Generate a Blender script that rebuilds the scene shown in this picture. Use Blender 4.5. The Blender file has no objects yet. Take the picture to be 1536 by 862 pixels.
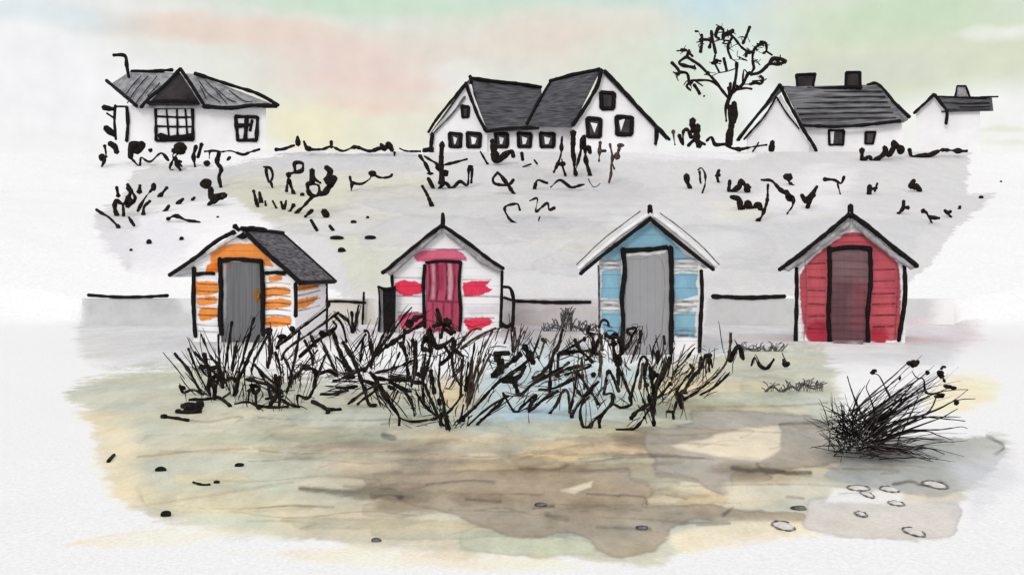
import bpy, math, random
import numpy as np

# ------------------------------------------------------------------ camera, world, sun, exposure
random.seed(11)
RNG = np.random.default_rng(7)
C = bpy.context.scene
COL = C.collection
FPX, CX, HY, EYE = 1600.0, 768.0, 404.0, 1.6      # focal length in picture units, principal column, horizon row, eye height (m)

cam_d = bpy.data.cameras.new("camera")
cam = bpy.data.objects.new("camera", cam_d)
COL.objects.link(cam)
cam.location = (0, 0, EYE)
cam.rotation_euler = (math.radians(90), 0, 0)
cam_d.sensor_width = 36.0
cam_d.lens = 36.0 * FPX / 1536.0
cam_d.shift_y = -27.0 / 1536.0
cam_d.clip_start = 0.1
cam_d.clip_end = 6000
C.camera = cam

SUN_EL, SUN_AZ = math.radians(30), math.radians(200)   # azimuth clockwise from +Y: behind the viewer, a little to the left
sun_d = bpy.data.lights.new("sun", "SUN")
sun_d.energy = 0.95
sun_d.angle = math.radians(16)
sun_d.color = (1.0, 0.975, 0.94)
sun = bpy.data.objects.new("sun", sun_d)
COL.objects.link(sun)
sun.rotation_euler = (math.radians(90) - SUN_EL, 0, -SUN_AZ + math.pi)

C.view_settings.view_transform = "Standard"
C.view_settings.look = "None"
C.view_settings.exposure = 0.0
C.view_settings.gamma = 1.0
C.view_settings.use_curve_mapping = False
C.render.engine = "CYCLES"
C.cycles.use_denoising = True
C.cycles.max_bounces = 6
C.cycles.diffuse_bounces = 3


def s2l(c):
    a = np.asarray(c, float) / 255.0
    return np.where(a <= 0.04045, a / 12.92, ((a + 0.055) / 1.055) ** 2.4)


def make_world():
    w = bpy.data.worlds.new("World")
    C.world = w
    w.use_nodes = True
    nt = w.node_tree
    N, L = nt.nodes, nt.links
    N.clear()
    out = N.new("ShaderNodeOutputWorld")
    bg = N.new("ShaderNodeBackground")
    bg.inputs["Strength"].default_value = 0.1
    L.new(bg.outputs[0], out.inputs[0])
    sky = N.new("ShaderNodeTexSky")
    sky.sky_type = "NISHITA"
    sky.sun_disc = False
    sky.sun_elevation = SUN_EL
    sky.sun_rotation = SUN_AZ
    tc = N.new("ShaderNodeTexCoord")
    sep = N.new("ShaderNodeSeparateXYZ")
    L.new(tc.outputs["Generated"], sep.inputs[0])

    def math_n(op, a, b=None):
        m = N.new("ShaderNodeMath")
        m.operation = op
        for i, v in enumerate((a, b)):
            if v is None:
                continue
            if isinstance(v, (int, float)):
                m.inputs[i].default_value = v
            else:
                L.new(v, m.inputs[i])
        return m.outputs[0]
    az = math_n("ARCTAN2", sep.outputs[0], sep.outputs[1])
    hyp = math_n("SQRT", math_n("ADD", math_n("MULTIPLY", sep.outputs[0], sep.outputs[0]),
                                math_n("MULTIPLY", sep.outputs[1], sep.outputs[1])))
    el = math_n("ARCTAN2", sep.outputs[2], hyp)
    cmb = N.new("ShaderNodeCombineXYZ")
    L.new(az, cmb.inputs[0])
    L.new(el, cmb.inputs[1])
    # ragged, streaky edges for every patch of cloud
    sc = N.new("ShaderNodeVectorMath"); sc.operation = "MULTIPLY"
    sc.inputs[1].default_value = (13, 27, 1)
    L.new(cmb.outputs[0], sc.inputs[0])
    nz = N.new("ShaderNodeTexNoise"); nz.inputs["Scale"].default_value = 1.0
    nz.inputs["Detail"].default_value = 4.0
    L.new(sc.outputs[0], nz.inputs["Vector"])
    sub = N.new("ShaderNodeVectorMath"); sub.operation = "SUBTRACT"
    sub.inputs[1].default_value = (0.5, 0.5, 0.5)
    L.new(nz.outputs["Color"], sub.inputs[0])
    amp = N.new("ShaderNodeVectorMath"); amp.operation = "MULTIPLY"
    amp.inputs[1].default_value = (0.06, 0.026, 0)
    L.new(sub.outputs[0], amp.inputs[0])
    add = N.new("ShaderNodeVectorMath"); add.operation = "ADD"
    L.new(cmb.outputs[0], add.inputs[0]); L.new(amp.outputs[0], add.inputs[1])

    prev = None
    base = N.new("ShaderNodeRGB")
    base.outputs[0].default_value = (*(s2l((247, 246, 247)) * 10), 1)
    prev = base.outputs[0]
    # patches of tinted high cloud: column, row, half width, half height, colour, strength, softness
    P = [
        (840, 60, 760, 190, (229, 230, 218), 1.0, 0.5),
        (560, 180, 330, 66, (234, 231, 212), .9, 0.8),
        (1370, 84, 340, 86, (221, 225, 202), 1.0, 0.6),
        (880, -10, 800, 26, (206, 228, 219), .95, 0.8),
        (560, 8, 300, 26, (208, 229, 206), .9, 0.8),
        (1075, 2, 90, 34, (203, 226, 236), .85, 0.9),
        (1370, 18, 190, 44, (204, 225, 194), .85, 0.9),
        (330, 46, 250, 22, (237, 217, 203), .95, 0.7),
        (530, 86, 170, 34, (240, 213, 203), .8, 0.9),
        (550, 124, 160, 24, (241, 210, 201), .75, 0.9),
        (550, 156, 110, 18, (241, 212, 199), .7, 0.9),
        (830, 62, 220, 44, (234, 219, 206), .8, 0.9),
        (460, 192, 120, 46, (242, 236, 202), .8, 0.9),
        (1010, 150, 90, 66, (219, 231, 214), .75, 0.9),
        (960, 90, 90, 60, (220, 230, 212), .6, 0.8),
        (1090, 50, 110, 60, (210, 230, 222), .6, 0.8),
        (690, 126, 55, 34, (246, 246, 246), .55, 0.9),
        (1140, 140, 70, 50, (247, 248, 248), .8, 0.8),
        (1270, 112, 150, 24, (208, 208, 205), .4, 0.9),
        (1440, 190, 110, 54, (246, 246, 240), .9, 0.8),
        (1490, 200, 90, 10, (232, 233, 208), .7, 0.8),
        (1500, 268, 90, 12, (235, 236, 212), .7, 0.8),
        (1510, 46, 60, 10, (250, 250, 247), .6, 0.9),
        (70, 24, 130, 22, (214, 230, 236), .8, 0.9),
        (60, 140, 140, 120, (248, 247, 248), 1.0, 0.6),
        (420, 228, 260, 12, (247, 247, 246), .6, 0.9),
        (1040, 222, 160, 18, (246, 247, 246), .7, 0.9),
        (1500, 200, 110, 70, (247, 247, 244), .95, 0.6),
        (1160, 178, 46, 40, (248, 248, 248), .8, 0.9),
        (1110, 100, 50, 50, (238, 244, 240), .7, 0.9),
        (1500, 196, 80, 5, (233, 234, 212), .7, 0.8),
        (1520, 214, 60, 4, (233, 234, 212), .6, 0.8),
        (215, 130, 80, 40, (248, 247, 248), .8, 0.8),
    ]
    for (px, py, rx, ry, col, st, soft) in P:
        u, v = (px - CX) / FPX, (HY - py) / FPX
        a0 = math.atan(u)
        e0 = math.atan(v * math.cos(a0))
        s = N.new("ShaderNodeVectorMath"); s.operation = "SUBTRACT"
        s.inputs[1].default_value = (a0, e0, 0)
        L.new(add.outputs[0], s.inputs[0])
        m = N.new("ShaderNodeVectorMath"); m.operation = "MULTIPLY"
        m.inputs[1].default_value = (FPX / rx, FPX / ry, 0)
        L.new(s.outputs[0], m.inputs[0])
        ln = N.new("ShaderNodeVectorMath"); ln.operation = "LENGTH"
        L.new(m.outputs[0], ln.inputs[0])
        mr = N.new("ShaderNodeMapRange"); mr.interpolation_type = "SMOOTHSTEP"
        mr.inputs["From Min"].default_value = 1.0 + soft * 0.35
        mr.inputs["From Max"].default_value = 1.0 - soft
        mr.inputs["To Min"].default_value = 0
        mr.inputs["To Max"].default_value = st
        L.new(ln.outputs["Value"], mr.inputs["Value"])
        mx = N.new("ShaderNodeMix"); mx.data_type = "RGBA"
        L.new(mr.outputs[0], mx.inputs["Factor"])
        L.new(prev, mx.inputs["A"])
        mx.inputs["B"].default_value = (*(s2l(col) * 10), 1)
        prev = mx.outputs["Result"]
    # fine mottling of the cloud
    n3 = N.new("ShaderNodeTexNoise"); n3.inputs["Scale"].default_value = 46; n3.inputs["Detail"].default_value = 5
    L.new(cmb.outputs[0], n3.inputs["Vector"])
    m3 = N.new("ShaderNodeMapRange")
    m3.inputs["From Min"].default_value = .3; m3.inputs["From Max"].default_value = .7
    m3.inputs["To Min"].default_value = .955; m3.inputs["To Max"].default_value = 1.03
    L.new(n3.outputs["Fac"], m3.inputs["Value"])
    mm = N.new("ShaderNodeMix"); mm.data_type = "RGBA"; mm.blend_type = "MULTIPLY"; mm.inputs["Factor"].default_value = 1
    L.new(prev, mm.inputs["A"]); L.new(m3.outputs[0], mm.inputs["B"])
    prev = mm.outputs["Result"]
    # the clear sky glows faintly through the overcast
    mx = N.new("ShaderNodeMix"); mx.data_type = "RGBA"
    mx.inputs["Factor"].default_value = 0.05
    L.new(prev, mx.inputs["A"]); L.new(sky.outputs[0], mx.inputs["B"])
    L.new(mx.outputs["Result"], bg.inputs["Color"])


make_world()

# ------------------------------------------------------------------ noise and wash (pigment) maths
def vnoise(x, y, seed=0):
    xi, yi = np.floor(x).astype(np.int64), np.floor(y).astype(np.int64)
    fx, fy = x - xi, y - yi
    fx, fy = fx * fx * (3 - 2 * fx), fy * fy * (3 - 2 * fy)

    def h(i, j):
        n = (i * 374761393 + j * 668265263 + seed * 1442695041) & 0x7FFFFFFF
        n = ((n ^ (n >> 13)) * 1274126177) & 0x7FFFFFFF
        return ((n ^ (n >> 16)) & 0xFFFF) / 65535.0
    a = h(xi, yi) * (1 - fx) + h(xi + 1, yi) * fx
    b = h(xi, yi + 1) * (1 - fx) + h(xi + 1, yi + 1) * fx
    return (a * (1 - fy) + b * fy) * 2 - 1


def fbm(x, y, seed=0, oct=4):
    t, a = 0, 1.0
    for o in range(oct):
        t = t + a * vnoise(x * 2 ** o + 17.3 * o, y * 2 ** o + 5.1 * o, seed + o)
        a *= 0.5
    return t / 1.9


def seg_dist(px, py, a, b):
    ax, ay = a; bx, by = b
    dx, dy = bx - ax, by - ay
    l2 = dx * dx + dy * dy + 1e-9
    t = np.clip(((px - ax) * dx + (py - ay) * dy) / l2, 0, 1)
    return np.hypot(px - ax - t * dx, py - ay - t * dy)


def sdf_poly(px, py, poly):
    d = np.full(px.shape, 1e9)
    ins = np.zeros(px.shape, bool)
    n = len(poly)
    for i in range(n):
        a, b = poly[i], poly[(i + 1) % n]
        d = np.minimum(d, seg_dist(px, py, a, b))
        c = ((a[1] > py) != (b[1] > py)) & (px < (b[0] - a[0]) * (py - a[1]) / (b[1] - a[1] + 1e-12) + a[0])
        ins ^= c
    return np.where(ins, -d, d)


def sdf_line(px, py, pts):
    d = np.full(px.shape, 1e9)
    for a, b in zip(pts[:-1], pts[1:]):
        d = np.minimum(d, seg_dist(px, py, a, b))
    return d


GAIN = 0.97       # base colour of an even white surface for a white of 1


def wash(px, py, nx, ny, layers, base, gran=1.0):
    """pigment on a surface: px,py = position in the wash plan, nx,ny = metres on the surface (for uneven edges)"""
    col = np.empty(px.shape + (3,))
    col[:] = s2l(base)
    e1, e2 = fbm(nx * .8, ny * 1.5, 3), fbm(nx * 6, ny * 8, 9, 3)
    e3 = fbm(nx * 26, ny * 18, 12, 2)
    for Lr in layers:
        kind, pts, c, al, soft, jit = Lr[:6]
        if kind == "l" and len(pts) > 2:
            pts = [tuple(p) for p in catmull(pts, 8.0)]
        if kind == "a" and len(pts) >= 5:
            pp = [pts[-1]] + list(pts) + [pts[0], pts[1]]
            mid = []
            for i in range(1, len(pp) - 2):
                k0, k1, k2, kz = (np.array(pp[i + j]) for j in (-1, 0, 1, 2))
                ln = np.hypot(*(k2 - k1))
                for t in np.linspace(0, 1, 2 + int(min(4, ln / 14)), endpoint=False):
                    k3 = .5 * (2 * k1 + (-k0 + k2) * t + (2 * k0 - 5 * k1 + 4 * k2 - kz) * t ** 2 + (-k0 + 3 * k1 - 3 * k2 + kz) * t ** 3)
                    mid.append(tuple(.55 * k3 + .45 * (k1 + (k2 - k1) * t)))
            pts = mid
        hard = Lr[6] if len(Lr) > 6 else 0
        xs, ys = [p[0] for p in pts], [p[1] for p in pts]
        wd = Lr[7] if len(Lr) > 7 else 0
        m = soft + jit * 2 + wd + 4
        k = (px > min(xs) - m) & (px < max(xs) + m) & (py > min(ys) - m) & (py < max(ys) + m)
        if not k.any():
            continue
        qx, qy = px[k], py[k]
        d = sdf_poly(qx, qy, pts) if kind == "a" else sdf_line(qx, qy, pts) - wd
        d = d + jit * (1.0 * e1[k] + 0.75 * e2[k] + .3 * e3[k])
        a = np.clip((soft - d) / (2 * soft), 0, 1)
        a = a * a * (3 - 2 * a) * al
        if kind == "l":
            a = a * np.clip(0.75 + 0.7 * e2[k], 0.2, 1)
        tgt = s2l(c)
        cc = col[k]
        cc = cc * (1 - a[:, None]) + tgt * a[:, None]
        if hard:
            cc = cc * (1 - hard * np.exp(-(np.minimum(d + 1.0, 8) / 2.2) ** 2))[:, None]
        col[k] = cc
    # pigment settles unevenly: granulation and drift of hue, only where there is pigment
    pg = np.clip(1 - col.min(1) / s2l(base).min(), 0, 1)[:, None] * gran
    g1 = fbm(nx * 2.6 + 40, ny * 1.1, 51, 5)[:, None]
    g2 = fbm(nx * 12, ny * 5, 52, 3)[:, None]
    g3 = fbm(nx * .9 + 9, ny * 1.3, 53, 3)[:, None]
    col = col * (1 + pg * (.42 * g1 + .22 * g2 + .10 * e3[:, None])) * (1 + pg * g3 * np.array([.20, .05, -.16]))
    return np.clip(col * GAIN, 0, 0.92)


# ------------------------------------------------------------------ materials
def new_mat(name, rough=0.85, spec=0.15):
    m = bpy.data.materials.new(name)
    m.use_nodes = True
    b = m.node_tree.nodes["Principled BSDF"]
    b.inputs["Roughness"].default_value = rough
    b.inputs["Specular IOR Level"].default_value = spec
    return m, m.node_tree.nodes, m.node_tree.links, b


def mat_wash(name, grain=0.05, gscale=60, bump=0.15, bscale=160):
    """pigment stored per vertex, broken by fine grain"""
    m, N, L, b = new_mat(name, 0.9, 0.08)
    at = N.new("ShaderNodeAttribute"); at.attribute_name = "wash"
    tc = N.new("ShaderNodeTexCoord")
    nz = N.new("ShaderNodeTexNoise"); nz.inputs["Scale"].default_value = gscale
    nz.inputs["Detail"].default_value = 5
    nz.inputs["Roughness"].default_value = 0.65
    L.new(tc.outputs["Object"], nz.inputs["Vector"])
    mr = N.new("ShaderNodeMapRange")
    mr.inputs["From Min"].default_value = 0.3; mr.inputs["From Max"].default_value = 0.7
    mr.inputs["To Min"].default_value = 1 - grain * 1.6; mr.inputs["To Max"].default_value = 1 + grain
    L.new(nz.outputs["Fac"], mr.inputs["Value"])
    mx = N.new("ShaderNodeMix"); mx.data_type = "RGBA"; mx.blend_type = "MULTIPLY"
    mx.inputs["Factor"].default_value = 1
    L.new(at.outputs["Color"], mx.inputs["A"]); L.new(mr.outputs[0], mx.inputs["B"])
    L.new(mx.outputs["Result"], b.inputs["Base Color"])
    n2 = N.new("ShaderNodeTexNoise"); n2.inputs["Scale"].default_value = bscale
    n2.inputs["Detail"].default_value = 3
    L.new(tc.outputs["Object"], n2.inputs["Vector"])
    bp = N.new("ShaderNodeBump"); bp.inputs["Strength"].default_value = bump
    bp.inputs["Distance"].default_value = 0.02
    L.new(n2.outputs["Fac"], bp.inputs["Height"])
    L.new(bp.outputs[0], b.inputs["Normal"])
    return m


def mat_two(name, c1, c2, scale=(1, 1, 1), lo=0.4, hi=0.6, rough=0.85, spec=0.15, detail=4, bump=0.1):
    """two tones mixed by stretched noise (brushed pigment, streaks of wear)"""
    m, N, L, b = new_mat(name, rough, spec)
    tc = N.new("ShaderNodeTexCoord")
    mp = N.new("ShaderNodeMapping"); mp.inputs["Scale"].default_value = scale
    L.new(tc.outputs["Object"], mp.inputs["Vector"])
    nz = N.new("ShaderNodeTexNoise"); nz.inputs["Scale"].default_value = 1
    nz.inputs["Detail"].default_value = detail
    L.new(mp.outputs[0], nz.inputs["Vector"])
    cr = N.new("ShaderNodeValToRGB")
    cr.color_ramp.elements[0].position = lo; cr.color_ramp.elements[1].position = hi
    cr.color_ramp.elements[0].color = (*(s2l(c1) * GAIN), 1)
    cr.color_ramp.elements[1].color = (*(s2l(c2) * GAIN), 1)
    L.new(nz.outputs["Fac"], cr.inputs["Fac"])
    L.new(cr.outputs["Color"], b.inputs["Base Color"])
    bp = N.new("ShaderNodeBump"); bp.inputs["Strength"].default_value = bump
    bp.inputs["Distance"].default_value = 0.02
    L.new(nz.outputs["Fac"], bp.inputs["Height"]); L.new(bp.outputs[0], b.inputs["Normal"])
    return m


M = {}
M["sand"] = mat_wash("washed_sand", 0.07, 38, 0.3, 60)
M["bank"] = mat_wash("washed_bank", 0.05, 9, 0.25, 16)
M["paint"] = mat_wash("painted_boards", 0.035, 45, 0.1, 120)
M["black"] = mat_two("tarred_black", (16, 14, 14), (34, 31, 31), (30, 30, 30), rough=0.8, spec=0.1)
M["stem"] = mat_two("dark_stem", (18, 15, 14), (44, 38, 35), (14, 14, 14), rough=0.85, spec=0.08)
M["brown"] = mat_two("brown_stem", (52, 43, 38), (92, 78, 70), (14, 14, 14), rough=0.85, spec=0.08)
M["grey_ink"] = mat_two("charcoal_grey", (66, 64, 66), (118, 116, 118), (16, 16, 16))
M["soft_grey"] = mat_two("weathered_grey_board", (128, 127, 129), (176, 175, 177), (6, 6, 6), .35, .65)
M["white_board"] = mat_two("white_board", (222, 220, 222), (244, 243, 244), (4, 4, 4), .35, .65)
M["house_white"] = mat_two("limewashed_wall", (238, 237, 239), (248, 247, 248), (.8, .8, .8), .35, .65)
M["slate_dark"] = mat_two("dark_slate", (58, 58, 62), (98, 98, 102), (1.2, 1.2, 11), .36, .64, bump=.3)
M["slate_mid"] = mat_two("mid_slate", (86, 86, 89), (128, 128, 131), (.8, .8, 8), .38, .62, bump=.3)
M["slate_pale"] = mat_two("pale_slate", (124, 124, 128), (168, 168, 171), (2.2, 2.2, 1.2), .35, .65, bump=.2)
M["gable_dark"] = mat_two("dark_gable_boards", (36, 32, 34), (66, 61, 63), (.9, .9, .9), .35, .65)
M["felt"] = mat_two("hatched_roof_felt", (52, 50, 54), (120, 118, 122), (26, 3, 3), .36, .66, bump=.3)
M["felt_pale"] = mat_two("pale_roof_felt", (188, 187, 190), (232, 231, 233), (7, 2, 2), .35, .65)
M["pane_dark"] = mat_two("dark_glass", (28, 22, 24), (58, 48, 50), (2, 2, 2), rough=.25, spec=.4)
M["pane_white"] = mat_two("curtained_glass", (232, 231, 233), (246, 246, 247), (2, 2, 2), rough=.5)  # white panes, and the glints painted on dark windows
M["stone_pale"] = mat_two("pale_stone", (204, 200, 195), (228, 225, 221), (16, 16, 16), .35, .65, bump=.3)
M["wall_grey"] = mat_two("grey_render", (196, 195, 199), (216, 214, 218), (.35, .35, 1.2), .35, .65, bump=.15)
M["wet_grey"] = mat_two("wet_grey", (92, 90, 90), (150, 147, 146), (20, 20, 20))
M["rust"] = mat_two("rusty_metal", (120, 84, 40), (160, 118, 60), (30, 30, 30))
M["step"] = mat_two("stained_step", (128, 96, 102), (172, 156, 160), (3, 3, 3), .35, .65)

# ------------------------------------------------------------------ mesh builder
class MB:
    def __init__(self):
        self.v, self.f, self.n = [], [], 0
        self.cols = None

    def add(self, verts, faces):
        k = self.n
        self.v.extend([tuple(map(float, p)) for p in verts])
        self.f.extend([tuple(i + k for i in q) for q in faces])
        self.n += len(verts)

    def tube(self, pts, rad, sides=7):
        P = np.asarray(pts, float)
        n = len(P)
        R = np.broadcast_to(np.asarray(rad, float), (n,))
        T = np.gradient(P, axis=0)
        T /= np.linalg.norm(T, axis=1)[:, None] + 1e-12
        up = np.array([0.13, 1.0, 0.21]); up -= T[0] * up.dot(T[0])
        if np.linalg.norm(up) < 1e-3:
            up = np.array([1.0, 0, 0]); up -= T[0] * up.dot(T[0])
        up /= np.linalg.norm(up)
        V, F = [], []
        for i in range(n):
            up = up - T[i] * up.dot(T[i]); up /= np.linalg.norm(up) + 1e-12
            bi = np.cross(T[i], up)
            for k in range(sides):
                a = 2 * math.pi * k / sides
                V.append(P[i] + R[i] * (math.cos(a) * up + math.sin(a) * bi))
        for i in range(n - 1):
            for k in range(sides):
                k2 = (k + 1) % sides
                F.append((i * sides + k, i * sides + k2, (i + 1) * sides + k2, (i + 1) * sides + k))
        a0 = len(V); V.append(P[0] - T[0] * R[0] * 0.7)
        a1 = len(V); V.append(P[-1] + T[-1] * R[-1] * 0.7)
        for k in range(sides):
            k2 = (k + 1) % sides
            F.append((a0, k2, k)); F.append((a1, (n - 1) * sides + k, (n - 1) * sides + k2))
        self.add(V, F)

    def prism(self, poly, vec):
        n = len(poly); vec = np.asarray(vec, float)
        A = [np.asarray(p, float) for p in poly]
        V = A + [p + vec for p in A]
        F = [tuple(range(n)), tuple(range(2 * n - 1, n - 1, -1))]
        for i in range(n):
            j = (i + 1) % n
            F.append((j, i, i + n, j + n))
        self.add(V, F)

    def slab(self, quad, th):
        """roof sheet: corner points, thickness downwards; fanned so that a warped sheet stays clean"""
        A = [np.asarray(p, float) for p in quad]
        n = len(A)
        B = [p - np.array([0, 0, th]) for p in A]
        F = []
        for i in range(1, n - 1):
            F.append((0, i, i + 1)); F.append((n, n + i + 1, n + i))
        for i in range(n):
            j = (i + 1) % n
            F.append((j, i, i + n, j + n))
        self.add(A + B, F)

    def blob(self, c, r, seed=0, nu=14, nv=8, rough=0.18):
        V, F = [], []
        g = random.Random(seed)
        ph = [g.uniform(0, 6.28) for _ in range(6)]
        for j in range(nv + 1):
            th = math.pi * j / nv
            for i in range(nu):
                a = 2 * math.pi * i / nu
                k = 1 + rough * (math.sin(2 * a + ph[0]) * math.sin(th + ph[1]) + .6 * math.sin(3 * a + ph[2]) * math.sin(2 * th + ph[3]) + .4 * math.sin(5 * a + ph[4]))/1.6
                if j in (0, nv):
                    k = 1
                V.append((c[0] + r[0] * k * math.sin(th) * math.cos(a), c[1] + r[1] * k * math.sin(th) * math.sin(a), c[2] + r[2] * math.cos(th)))
        for j in range(nv):
            for i in range(nu):
                i2 = (i + 1) % nu
                F.append((j * nu + i, (j + 1) * nu + i, (j + 1) * nu + i2, j * nu + i2))
        self.add(V, F)

    def build(self, name, mat, parent=None, frame=None, smooth=True, origin=None):
        """verts are in world metres unless frame is None and parent given in local metres"""
        me = bpy.data.meshes.new(name)
        V = np.array(self.v)
        if origin is not None:
            V = V - np.asarray(origin)
        me.from_pydata(V.tolist(), [], self.f)
        if self.cols is not None:
            ca = me.color_attributes.new("wash", "FLOAT_COLOR", "POINT")
            c4 = np.ones((len(V), 4), np.float32); c4[:, :3] = np.concatenate(self.cols)
            ca.data.foreach_set("color", c4.ravel())
        me.materials.append(M[mat])
        if smooth:
            me.polygons.foreach_set("use_smooth", [True] * len(me.polygons))
        me.validate(); me.update()
        o = bpy.data.objects.new(name, me)
        COL.objects.link(o)
        if parent is not None:
            o.parent = parent
        elif origin is not None:
            o.location = tuple(map(float, origin))
        return o

    def grid(self, U, colours):
        """U: (rows, cols, 3) points"""
        r, c = U.shape[:2]
        k = self.n
        self.v.extend(map(tuple, U.reshape(-1, 3).tolist()))
        idx = np.arange(r * c).reshape(r, c) + k
        q = np.stack([idx[:-1, :-1], idx[:-1, 1:], idx[1:, 1:], idx[1:, :-1]], -1).reshape(-1, 4)
        self.f.extend(map(tuple, q.tolist()))
        self.n += r * c
        if self.cols is None:
            self.cols = []
        self.cols.append(colours.reshape(-1, 3))


def tag(o, label=None, cat=None, group=None, kind=None):
    for k, v in (("label", label), ("category", cat), ("group", group), ("kind", kind)):
        if v:
            o[k] = v
    return o


def empty(name, loc, rz=0.0):
    o = bpy.data.objects.new(name, None)
    COL.objects.link(o)
    o.location = tuple(map(float, loc)); o.rotation_euler = (0, 0, rz)
    o.empty_display_size = 0.3
    return o


def at(px, py, Y):
    return np.array([(px - CX) * Y / FPX, Y, EYE - (py - HY) * Y / FPX])


def catmull(pts, step):
    P = np.asarray(pts, float)
    if len(P) == 2:
        n = max(3, int(np.hypot(*(P[1] - P[0])) / step) + 1)
        return P[0] + (P[1] - P[0]) * np.linspace(0, 1, n)[:, None]
    Q = np.vstack([2 * P[0] - P[1], P, 2 * P[-1] - P[-2]])
    out = []
    for i in range(1, len(Q) - 2):
        n = max(2, int(np.hypot(*(Q[i + 1] - Q[i])) / step) + 1)
        t = np.linspace(0, 1, n, endpoint=False)[:, None]
        a, b, c, d = Q[i - 1], Q[i], Q[i + 1], Q[i + 2]
        out.append(.5 * ((2 * b) + (-a + c) * t + (2 * a - 5 * b + 4 * c - d) * t ** 2 + (-a + 3 * b - 3 * c + d) * t ** 3))
    out.append(Q[-2][None])
    return np.vstack(out)


def pen(pts, r, step=4.0, wob=0.6, var=0.28, taper=0):
    """a hand-made stick: smooth path with a slight wobble and an uneven thickness; taper 1 = thin first end, 2 = thin at both"""
    q = catmull(pts, step)
    n = len(q)
    s = np.concatenate([[0], np.cumsum(np.hypot(*np.diff(q, axis=0).T))])
    o = random.uniform(0, 900)
    q = q + wob * np.stack([vnoise(s / 14 + o, s * 0 + 1.5), vnoise(s / 14 + o, s * 0 + 7.5)], 1)
    rr = r * (1 + var * vnoise(s / 9 + o, s * 0 + 3.3) + 0.5 * var * vnoise(s / 3.5 + o, s * 0 + 9.3))
    t = s / (s[-1] + 1e-9)
    if taper == 1:
        rr = rr * (0.35 + 0.65 * np.minimum(1, t * 1.6))
    elif taper == 2:
        rr = rr * (0.4 + 0.6 * np.minimum(1, 3.2 * np.minimum(t, 1 - t) + .25))
    return q, rr, t


# ------------------------------------------------------------------ ground and bank
YW = 31.0            # the low wall at the foot of the bank


def height(X, Y):
    X, Y = np.asarray(X, float), np.asarray(Y, float)
    t = np.clip((Y - 31.3) / (62.0 - 31.3), 0, 1)
    bank = 0.68 + (8.42 - 0.68) * (t + 0.04 * np.sin(t * math.pi * 2))
    bank = bank + (0.16 * fbm(X * .22, Y * .22, 21, 3) + .05 * fbm(X * .9, Y * .9, 5, 2)) * np.clip(t * 8, 0, 1) * np.clip((1 - t) * 6, 0.55, 1)
    bank = bank + np.clip((Y - 62) / 40, 0, 1) * 0.3
    edge = np.clip((np.abs(X - 0.3) - 12.6) / 3.0, 0, 1)
    w = 0.12 + 2.6 * edge
    k = np.clip((Y - (31.12 - 0.5 * edge * 2)) / w, 0, 1); k = k * k * (3 - 2 * k)
    near = 0.022 * fbm(X * .8, Y * .8, 31, 4) * np.clip((26 - Y) / 6, 0.25, 1)
    return near * (1 - k) + bank * k


def pix(X, Y, Z):
    Yc = np.maximum(Y, 1.2)
    return CX + FPX * X / Yc, HY - FPX * (Z - EYE) / Yc


def bank_depth(px, py):
    Y = np.linspace(31.5, 66, 700)
    z = height((px - CX) * Y / FPX, Y)
    r = EYE - (py - HY) * Y / FPX
    k = np.nonzero(z >= r)[0]
    return float(Y[k[0]]) if len(k) else 63.0


def ground_depth(py):
    return EYE * FPX / max(py - HY, 30)


def A(pts, c, al=1.0, soft=8, jit=8, hard=0):
    return ("a", pts, c, al, soft, jit, hard)


def Ln(pts, c, w=2, al=1.0, soft=1.5, jit=1.0):
    return ("l", pts, c, al, soft, jit, 0, w)


def mp(o, s, pts):
    return [(o[0] + x / s, o[1] + y / s) for x, y in pts]


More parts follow.
